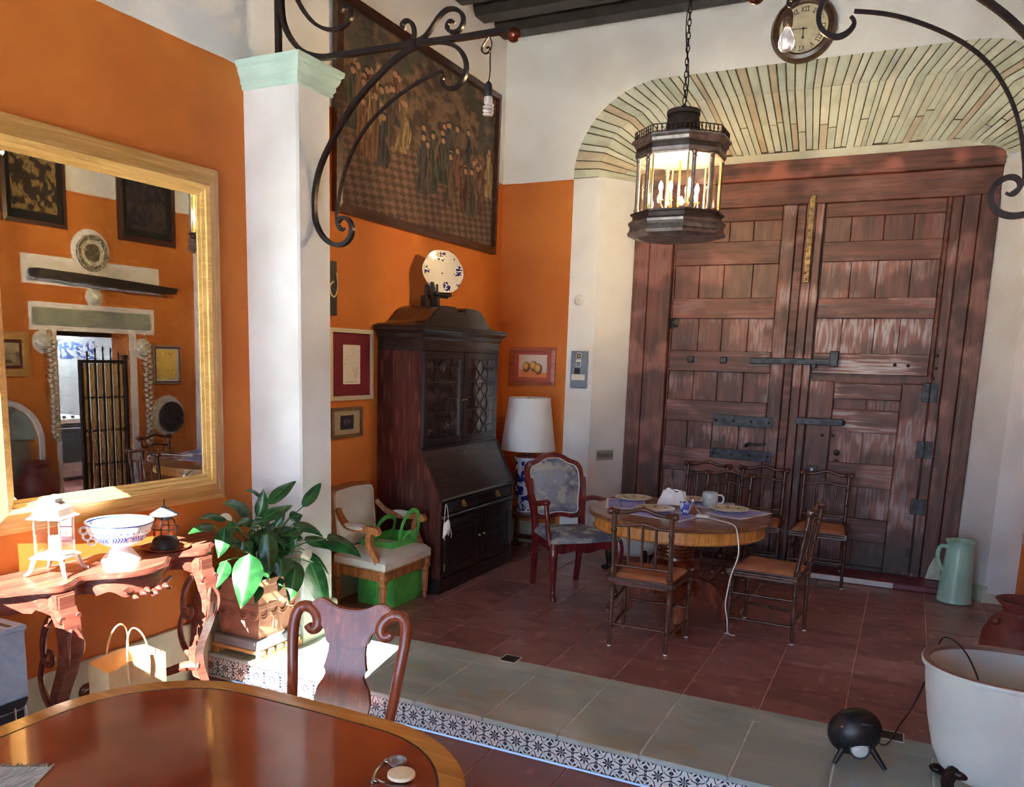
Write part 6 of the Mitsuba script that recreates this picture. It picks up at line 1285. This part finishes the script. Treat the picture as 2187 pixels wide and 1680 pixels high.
for sx in (hx0 + .04, hx1 - .05):
    for sy in (hy0 + .05, hy1 - .05): part(t, 'castor', ball((sx, sy, ZL + .027), (.025, .014, .027), 2), 'black_rubber')
# ---- on the console: candle lantern, talavera bowl, oil lamp on a tray
mottled('weathered_tin', (196, 176, 164), (174, 156, 148), 30, 0.5, metallic=0.2); mat('candle_wax', (240, 234, 200), 0.55)
CLN = thing('candle_lantern', 'square tin candle lantern on splayed legs standing on the console table', 'lantern')
CO = np.array([-3.255, -1.885, TOPZ]); ca = rotz(math.radians(24)) @ np.eye(4)
def cl_(nm, m, b='weathered_tin', sm=False): m.apply_transform(ca); m.apply_translation(CO); return part(CLN, nm, m, b, sm)
sq = lambda s, z: [(-s, -s, z), (s, -s, z), (s, s, z), (-s, s, z)]
cl_('base', loft([sq(.070, .075), sq(.078, .078), sq(.078, .084), sq(.066, .092), sq(.064, .094)]))
for sx in (-1, 1):
    for sy in (-1, 1):
        cl_('leg', hull([[sx * .070, sy * .070, .078], [sx * .035, sy * .070, .078], [sx * .070, sy * .035, .078], [sx * .088, sy * .088, .002], [sx * .075, sy * .088, .002], [sx * .088, sy * .075, .002], [sx * .06, sy * .06, .07]])) if False else cl_('leg', cat(tube(spline([[sx * .062, sy * .062, .08], [sx * .070, sy * .070, .05], [sx * .082, sy * .082, .015], [sx * .096, sy * .096, .006]], 10), np.linspace(.014, .007, 10), 6)), sm=40)
        cl_('corner_bar', bx(sx * .058 - .0035, sx * .058 + .0035, sy * .058 - .0035, sy * .058 + .0035, .09, .262, .001))
for i in range(4):
    a, b = [(-1, -1), (1, -1), (1, 1), (-1, 1)][i], [(1, -1), (1, 1), (-1, 1), (-1, -1)][i]
    cl_('pane', tri([[.056 * a[0], .056 * a[1], .094], [.056 * b[0], .056 * b[1], .094], [.056 * b[0], .056 * b[1], .26], [.056 * a[0], .056 * a[1], .26]], [[0, 1, 2, 3]]), 'window_glass')
cl_('roof', loft([sq(.080, .258), sq(.080, .263), sq(.066, .272), sq(.056, .300), sq(.036, .325), sq(.030, .330), sq(.030, .343)]))
cl_('roof_cap', bx(-.034, .034, -.034, .034, .343, .347, .001)); cl_('ring', tube([[.022 * math.cos(a), .03 + .004, .352 + .004 * math.sin(a)] for a in np.linspace(0, 2 * math.pi, 17)[:-1]], .003, 5, closed=True), 'weathered_tin', 40)
t = one('candle', moved(lathe([(0, 0), (.026, 0), (.027, .004), (.027, .074), (.024, .078), (.008, .074), (0, .073)], 28), CO + [0, 0, .0945]), 'candle_wax', 'stubby cream candle inside the tin lantern', 'candle'); part(t, 'wick', tube([CO + [0, 0, .165], CO + [.001, 0, .182]], .0012, 5), 'black_rubber')
def tala_bowl(p, n, uv):
    x = uv.x * 9.0; y = uv.y * 1.0; k = x - dr.floor(x); u, v = k - .5, (y - .5) * 1.4
    r = dr.sqrt(u * u + v * v); a = dr.atan2(v, u); spir = dr.abs(r - .10 - .05 * (a / math.pi + 1)) < .022
    fern = (dr.abs(dr.sin((u * 14 + dr.abs(v - .1) * 10) * 1.6)) > .55) & (dr.abs(v - .05) < .16) & (dr.abs(u) > .14)
    dot = (dr.sin(x * 22) > .6) & (dr.abs(v - .36) < .03)
    ink = (spir & (r < .26)) | fern | dot | (y > .95)
    return dr.select(ink, mix(lin(56, 96, 190), lin(36, 54, 130), noise(uv.x * 40, uv.y * 20)), mi.Color3f(*lin(232, 236, 238)))
mat('talavera_bowl', tala_bowl, 0.12, specular=0.6)
def lathe_uv(prof, n, c):
    p = np.asarray(prof, float); an = np.arange(n + 1) * 2 * np.pi / n; L = np.r_[0, np.cumsum(np.hypot(*np.diff(p, axis=0).T))]; L /= L[-1]
    P = np.array([[(r * math.cos(a) + c[0], r * math.sin(a) + c[1], z + c[2]) for a in an] for r, z in p]); uv = np.array([[k / n, L[i]] for i in range(len(p)) for k in range(n + 1)]); return grid(P), uv
BO = (-3.205, -1.575, TOPZ)
t = thing('footed_bowl', 'blue and white painted footed bowl on the console table', 'bowl')
m, uv = lathe_uv([(.05, .078), (.085, .090), (.118, .115), (.138, .145), (.148, .178), (.152, .196)], 64, BO); part(t, 'bowl', m, 'talavera_bowl', True, uv=uv)
m, uv = lathe_uv([(.05, .086), (.085, .097), (.115, .120), (.134, .148), (.144, .180), (.152, .196)], 64, BO); part(t, 'inside', m, 'talavera_bowl', True, uv=uv)
part(t, 'rim', tube([[BO[0] + .152 * math.cos(a), BO[1] + .152 * math.sin(a), TOPZ + .197] for a in np.linspace(0, 2 * math.pi, 65)[:-1]], .004, 6, closed=True), 'ginger_jar')
m, uv = lathe_uv([(.092, .0), (.090, .012), (.060, .045), (.046, .068), (.05, .084)], 48, BO); uv[:, 1] = uv[:, 1] * .1; part(t, 'foot', m, 'talavera_bowl', True, uv=uv)
hd = np.array([-.45, -.9, 0])
for z, r0 in ((.165, .145), (.135, .132), (.108, .112)): part(t, 'handle_ring', tube([np.array(BO) + hd * (r0 + .014) + [.0, .0, z] + (hd * .018 * math.cos(a)) + np.array([0, 0, .016 * math.sin(a)]) for a in np.linspace(0, 2 * math.pi, 17)[:-1]], .006, 6, closed=True), 'tub_enamel')
OL = np.array([-3.235, -1.275, TOPZ]); mottled('lamp_tin', (120, 132, 142), (100, 112, 122), 20, 0.45, metallic=0.5)
t = thing('lamp_tray', 'dark round tray under the small oil lamp on the console table', 'tray'); put(t, lathe([(0, .004), (.105, .004), (.118, .012), (.122, .013), (.118, .006), (.105, 0), (0, 0)], 44, OL), 'chair_mahogany', 40)
t = thing('oil_lamp', 'small oil lamp with a grey conical hood standing on a tray on the console table', 'oil lamp'); o2 = OL + [0, 0, .0045]
put(t, lathe([(0, 0), (.074, 0), (.072, .02), (.058, .05), (.050, .056), (.036, .060), (0, .060)], 32, o2), 'black_rubber', 40)
part(t, 'glass', lathe([(.034, .060), (.044, .085), (.046, .105), (.036, .13), (.028, .15)], 28, o2, cap=False), 'window_glass', 50)
part(t, 'collar', lathe([(.030, .148), (.034, .152), (.034, .172), (.028, .178)], 24, o2), 'lamp_tin', 40); part(t, 'hood', lathe([(.070, .172), (.071, .177), (.040, .198), (.014, .214), (.008, .222), (0, .224)], 40, o2, flute=(20, .012)), 'lamp_tin', 40); part(t, 'hook', tube(spline([o2 + [0, 0, .22], o2 + [.001, 0, .245], o2 + [.005, 0, .255]], 8), .0028, 6), 'wrought_iron')
for k in range(4): a = k * math.pi / 2 + .5; d = np.array([math.cos(a), math.sin(a), 0]); part(t, 'guard', tube(spline([o2 + d * .055 + [0, 0, .055], o2 + d * .058 + [0, 0, .09], o2 + d * .05 + [0, 0, .14], o2 + d * .03 + [0, 0, .168]], 12), .003, 6), 'wrought_iron')
part(t, 'guard_ring', tube([o2 + [.066 * math.cos(a), .066 * math.sin(a), .105] for a in np.linspace(0, 2 * math.pi, 33)[:-1]], .003, 6, closed=True), 'wrought_iron')
# ---- round table setting
TZ = .7605
mat('lavender_mat', (146, 148, 206), 0.8); mat('blue_trim', (112, 118, 186), 0.8)
def table_plate(p, n, uv):
    r = dr.sqrt(dr.square(uv.x - .5) + dr.square(uv.y - .5)); a = dr.atan2(uv.y - .5, uv.x - .5); k = a / (2 * math.pi) * 7; k = k - dr.round(k); rr = r - .36; tt = k * 2 * math.pi / 7 * r
    scroll = (dr.abs(dr.sqrt(rr * rr + tt * tt) - .045) < .014) & (tt > -.03)
    c = dr.select(r > .27, mi.Color3f(*lin(206, 200, 168)), mi.Color3f(*lin(216, 212, 188))); c = dr.select(r > .465, mi.Color3f(*lin(222, 222, 214)), c)
    return dr.select(scroll & (r > .27), mi.Color3f(*lin(60, 42, 34)), c)
mat('scroll_plate', table_plate, 0.2, specular=0.5)
mats_ = (('front', -1.20, 1.02, -14, 'lavender placemat at the near edge of the round table'), ('right', -.80, 1.50, 68, 'lavender placemat under the right hand plate'), ('left', -1.63, 1.40, -72, 'lavender placemat at the left side of the round table'), ('far', -1.10, 1.75, 8, 'lavender placemat at the far side of the round table behind the mug'))
for nm, x, y, a, lab in mats_:
    x, y = TX + (x - TX) * .93, TY + (y - TY) * .93
    if nm == 'front': x, y = -1.255, 1.12
    t = thing('placemat', lab, 'placemat'); M = rotz(math.radians(a)); M[:3, 3] = [x, y, TZ]
    put(t, bx(-.20, .20, -.14, .14, 0, .003, .001).apply_transform(M), 'lavender_mat', False); part(t, 'border', prism(sbox(-.2, -.14, .2, .14).difference(sbox(-.185, -.125, .185, .125)), .0034).apply_transform(M), 'white_leather', False)
for (x, y, R, lab) in ((-1.345, 1.245, .135, 'scroll patterned plate at the front of the round table before the napkins'), (-.905, 1.535, .135, 'scroll patterned plate at the right of the round table'), (-1.605, 1.60, .135, 'scroll patterned plate at the left rear of the round table'), (-1.225, 1.80, .11, 'scroll patterned plate at the far side behind the napkins')):
    t = thing('dinner_plate', lab, 'plate'); me, uv = disc_uv([(0, .006), (.58 * R, .006), (.66 * R, .011), (.97 * R, .021), (R, .0215), (.985 * R, .017), (.62 * R, 0), (0, 0)], 48); me.apply_translation([x, y, TZ + .0036]); put(t, me, 'scroll_plate', True, uv=uv)
NH = thing('napkin_holder', 'napkin holder with white paper napkins fanned out on the round table', 'napkin holder'); NO = np.array([-1.28, 1.485, TZ])
put(NH, cat(bx(-.07, .07, -.03, .03, 0, .006), tube(spline([[-.06, .028, .006], [-.06, .03, .09], [0, .03, .118], [.06, .03, .09], [.06, .028, .006]], 24), .003, 6)).apply_translation(NO), 'chrome', 30)
for k, (y, a) in enumerate(((-.016, -5), (-.004, 2), (.010, 7))):
    q = [(-.115, .012), (.105, .006), (.062, .115), (.0 + .01, .088), (-.062, .118)]; m = prism(q, .006, 'y', .003); m.apply_transform(rot(math.radians(a), [0, 1, 0])); part(NH, 'napkin', m.apply_translation(NO + [0, y, .006 + .002 * k]), 'mask_white', False)
def willow(p, n, uv): return dr.select(fbm(uv.x * 16, uv.y * 7, 2.0, 3) > .5, mi.Color3f(*lin(70, 92, 178)), mi.Color3f(*lin(216, 222, 236)))
mat('willow_china', willow, 0.15)
t = thing('tumbler', 'small blue and white china cup on the round table in front of the mug', 'cup'); m, uv = lathe_uv([(.0, .004), (.026, .0), (.030, .006), (.037, .05), (.041, .082), (.038, .082), (.030, .02), (0, .012)], 36, (-1.13, 1.215, TZ + .0036)); uv[:, 1] *= 1.6; put(t, m, 'willow_china', True, uv=uv)
t = one('mug', lathe([(0, 0), (.040, 0), (.052, .012), (.056, .045), (.054, .085), (.050, .098), (.046, .098), (.050, .05), (.04, .012), (0, .008)], 36, (-1.065, 1.665, TZ + .0036)), 'tub_enamel', 'white mug with a handle and a tiny flower on the round table', 'mug', smooth=40)
part(t, 'handle', tube(spline([[-1.014, 1.665, TZ + .085], [-.985, 1.668, TZ + .086], [-.970, 1.669, TZ + .06], [-.982, 1.668, TZ + .03], [-1.012, 1.665, TZ + .022]], 20), .0065, 8), 'tub_enamel'); part(t, 'flower_motif', ball((-1.065 + .012, 1.665 - .0535, TZ + .055), (.005, .002, .005), 1), 'rust_mount')
t = thing('shaker', 'small glass shaker with a metal cap beside the china cup', 'shaker'); put(t, lathe([(0, 0), (.020, 0), (.021, .02), (.017, .06), (.014, .075)], 18, (-1.115, 1.36, TZ)), 'thin_glass', 50); part(t, 'contents', lathe([(0, .002), (.018, .002), (.016, .045), (0, .045)], 16, (-1.115, 1.36, TZ)), 'rust_mount'); part(t, 'cap', lathe([(.015, .072), (.016, .08), (.012, .092), (0, .096)], 18, (-1.115, 1.36, TZ)), 'chrome')
t = thing('glass_vase', 'clear glass bowl behind the napkins on the round table', 'glass'); put(t, lathe([(.03, 0), (.045, .02), (.06, .07), (.055, .11), (.05, .118)], 28, (-1.295, 1.63, TZ), cap=False), 'thin_glass', 50)
t = thing('extension_lead', 'white power cord hanging from the round table down to the floor', 'cord'); cz = TZ + .006
put(t, tube(spline([[-1.08, 1.33, cz + .02], [-1.02, 1.24, cz], [-.92, 1.14, cz], [-.80, 1.01, cz + .008], [-.745, .932, cz - .002], [-.722, .902, .70], [-.712, .895, .60], [-.745, .915, .48], [-.765, .93, .36], [-.775, .95, .25], [-.765, 1.0, .14], [-.765, 1.05, .05], [-.735, 1.15, .0045]], 90), .0045, 8), 'bulb_white')
part(t, 'plug', bx(-1.045, -.965, 1.155, 1.19, TZ + .001, TZ + .022, .004), 'bulb_white', False)
for i, (x, y, a, lab) in enumerate(((-1.655, 1.29, 25, 'steel fork lying on the left placemat'), (-1.60, 1.26, 15, 'steel knife lying on the left placemat'), (-1.08, 1.06, 40, 'steel knife lying on the near placemat'), (-.80, 1.37, -60, 'steel spoon lying by the right hand plate'))):
    t = thing('cutlery', lab, ('fork', 'knife', 'knife', 'spoon')[i]); M = rotz(math.radians(a)); M[:3, 3] = [x, y, TZ + .0055]
    m = cat(tube([[0, -.10, 0], [0, .03, .001]], [.005, .0035], sq=(.35, 1), up=[0, 0, 1]), (ball((0, .065, .002), (.016, .028, .003), 2) if i == 3 else bx(-.008, .008, .03, .11, -.0005, .0015, .0004) if i > 0 else cat(bx(-.011, .011, .03, .06, 0, .002, .0005), *[bx(q - .0018, q + .0018, .06, .095, 0, .002, .0004) for q in (-.009, -.003, .003, .009)])))
    put(t, m.apply_transform(M), 'steel')
# ---- on the polished table: wax dish with scissors-like snuffer, and the woven mat
t = one('wax_disc', lathe([(0, .012), (.036, .012), (.039, .010), (.039, .002), (.037, 0), (0, 0)], 40, (-1.018, -2.478, .6065)).apply_transform(np.eye(4)), 'candle_wax', 'flat round cream wax candle lying on the polished table', 'candle')
t = one('candle_cup', lathe([(0, .002), (.024, .002), (.028, .006), (.028, .0145), (.027, .0145), (.026, .005), (0, .003)], 28, (-1.072, -2.415, .6005)), 'steel', 'small metal candle cup behind the cream wax disc', 'candle cup')
t = thing('tongs', 'silver tongs lying beside the wax disc on the polished table', 'tongs')
put(t, cat(tube(spline([[-1.105, -2.43, .606], [-1.10, -2.475, .605], [-1.085, -2.515, .604], [-1.07, -2.545, .605]], 14), .0042, 6), tube(spline([[-1.065, -2.525, .604], [-1.02, -2.528, .604], [-.975, -2.505, .604]], 14), .0042, 6), ball((-1.10, -2.422, .608), (.012, .012, .006), 1), ball((-1.068, -2.53, .606), (.010, .008, .005), 1)), 'chrome')
def woven(p, n, uv): return mix(lin(196, 206, 206), lin(150, 168, 170), smoothstep(.35, .65, noise(p.x * 260, p.y * 60, 0.0)))
mat('weave_cloth', woven, 0.9)
t = thing('woven_mat', 'pale woven table mat with a frayed edge at the lower left corner', 'table mat')
WM = rotz(math.radians(30)); WM[:3, 3] = [-1.99, -3.08, .6005]
put(t, bx(-.24, .17, -.25, .10, 0, .004, .001).apply_transform(WM), 'weave_cloth', False)
part(t, 'fringe', cat([tube([[x, .098, .002], [x + rnd.uniform(-.006, .006), .098 + rnd.uniform(.012, .03), .001]], .0016, 4) for x in np.linspace(-.24, .17, 90)] ).apply_transform(WM), 'weave_cloth', False, kind='stuff')
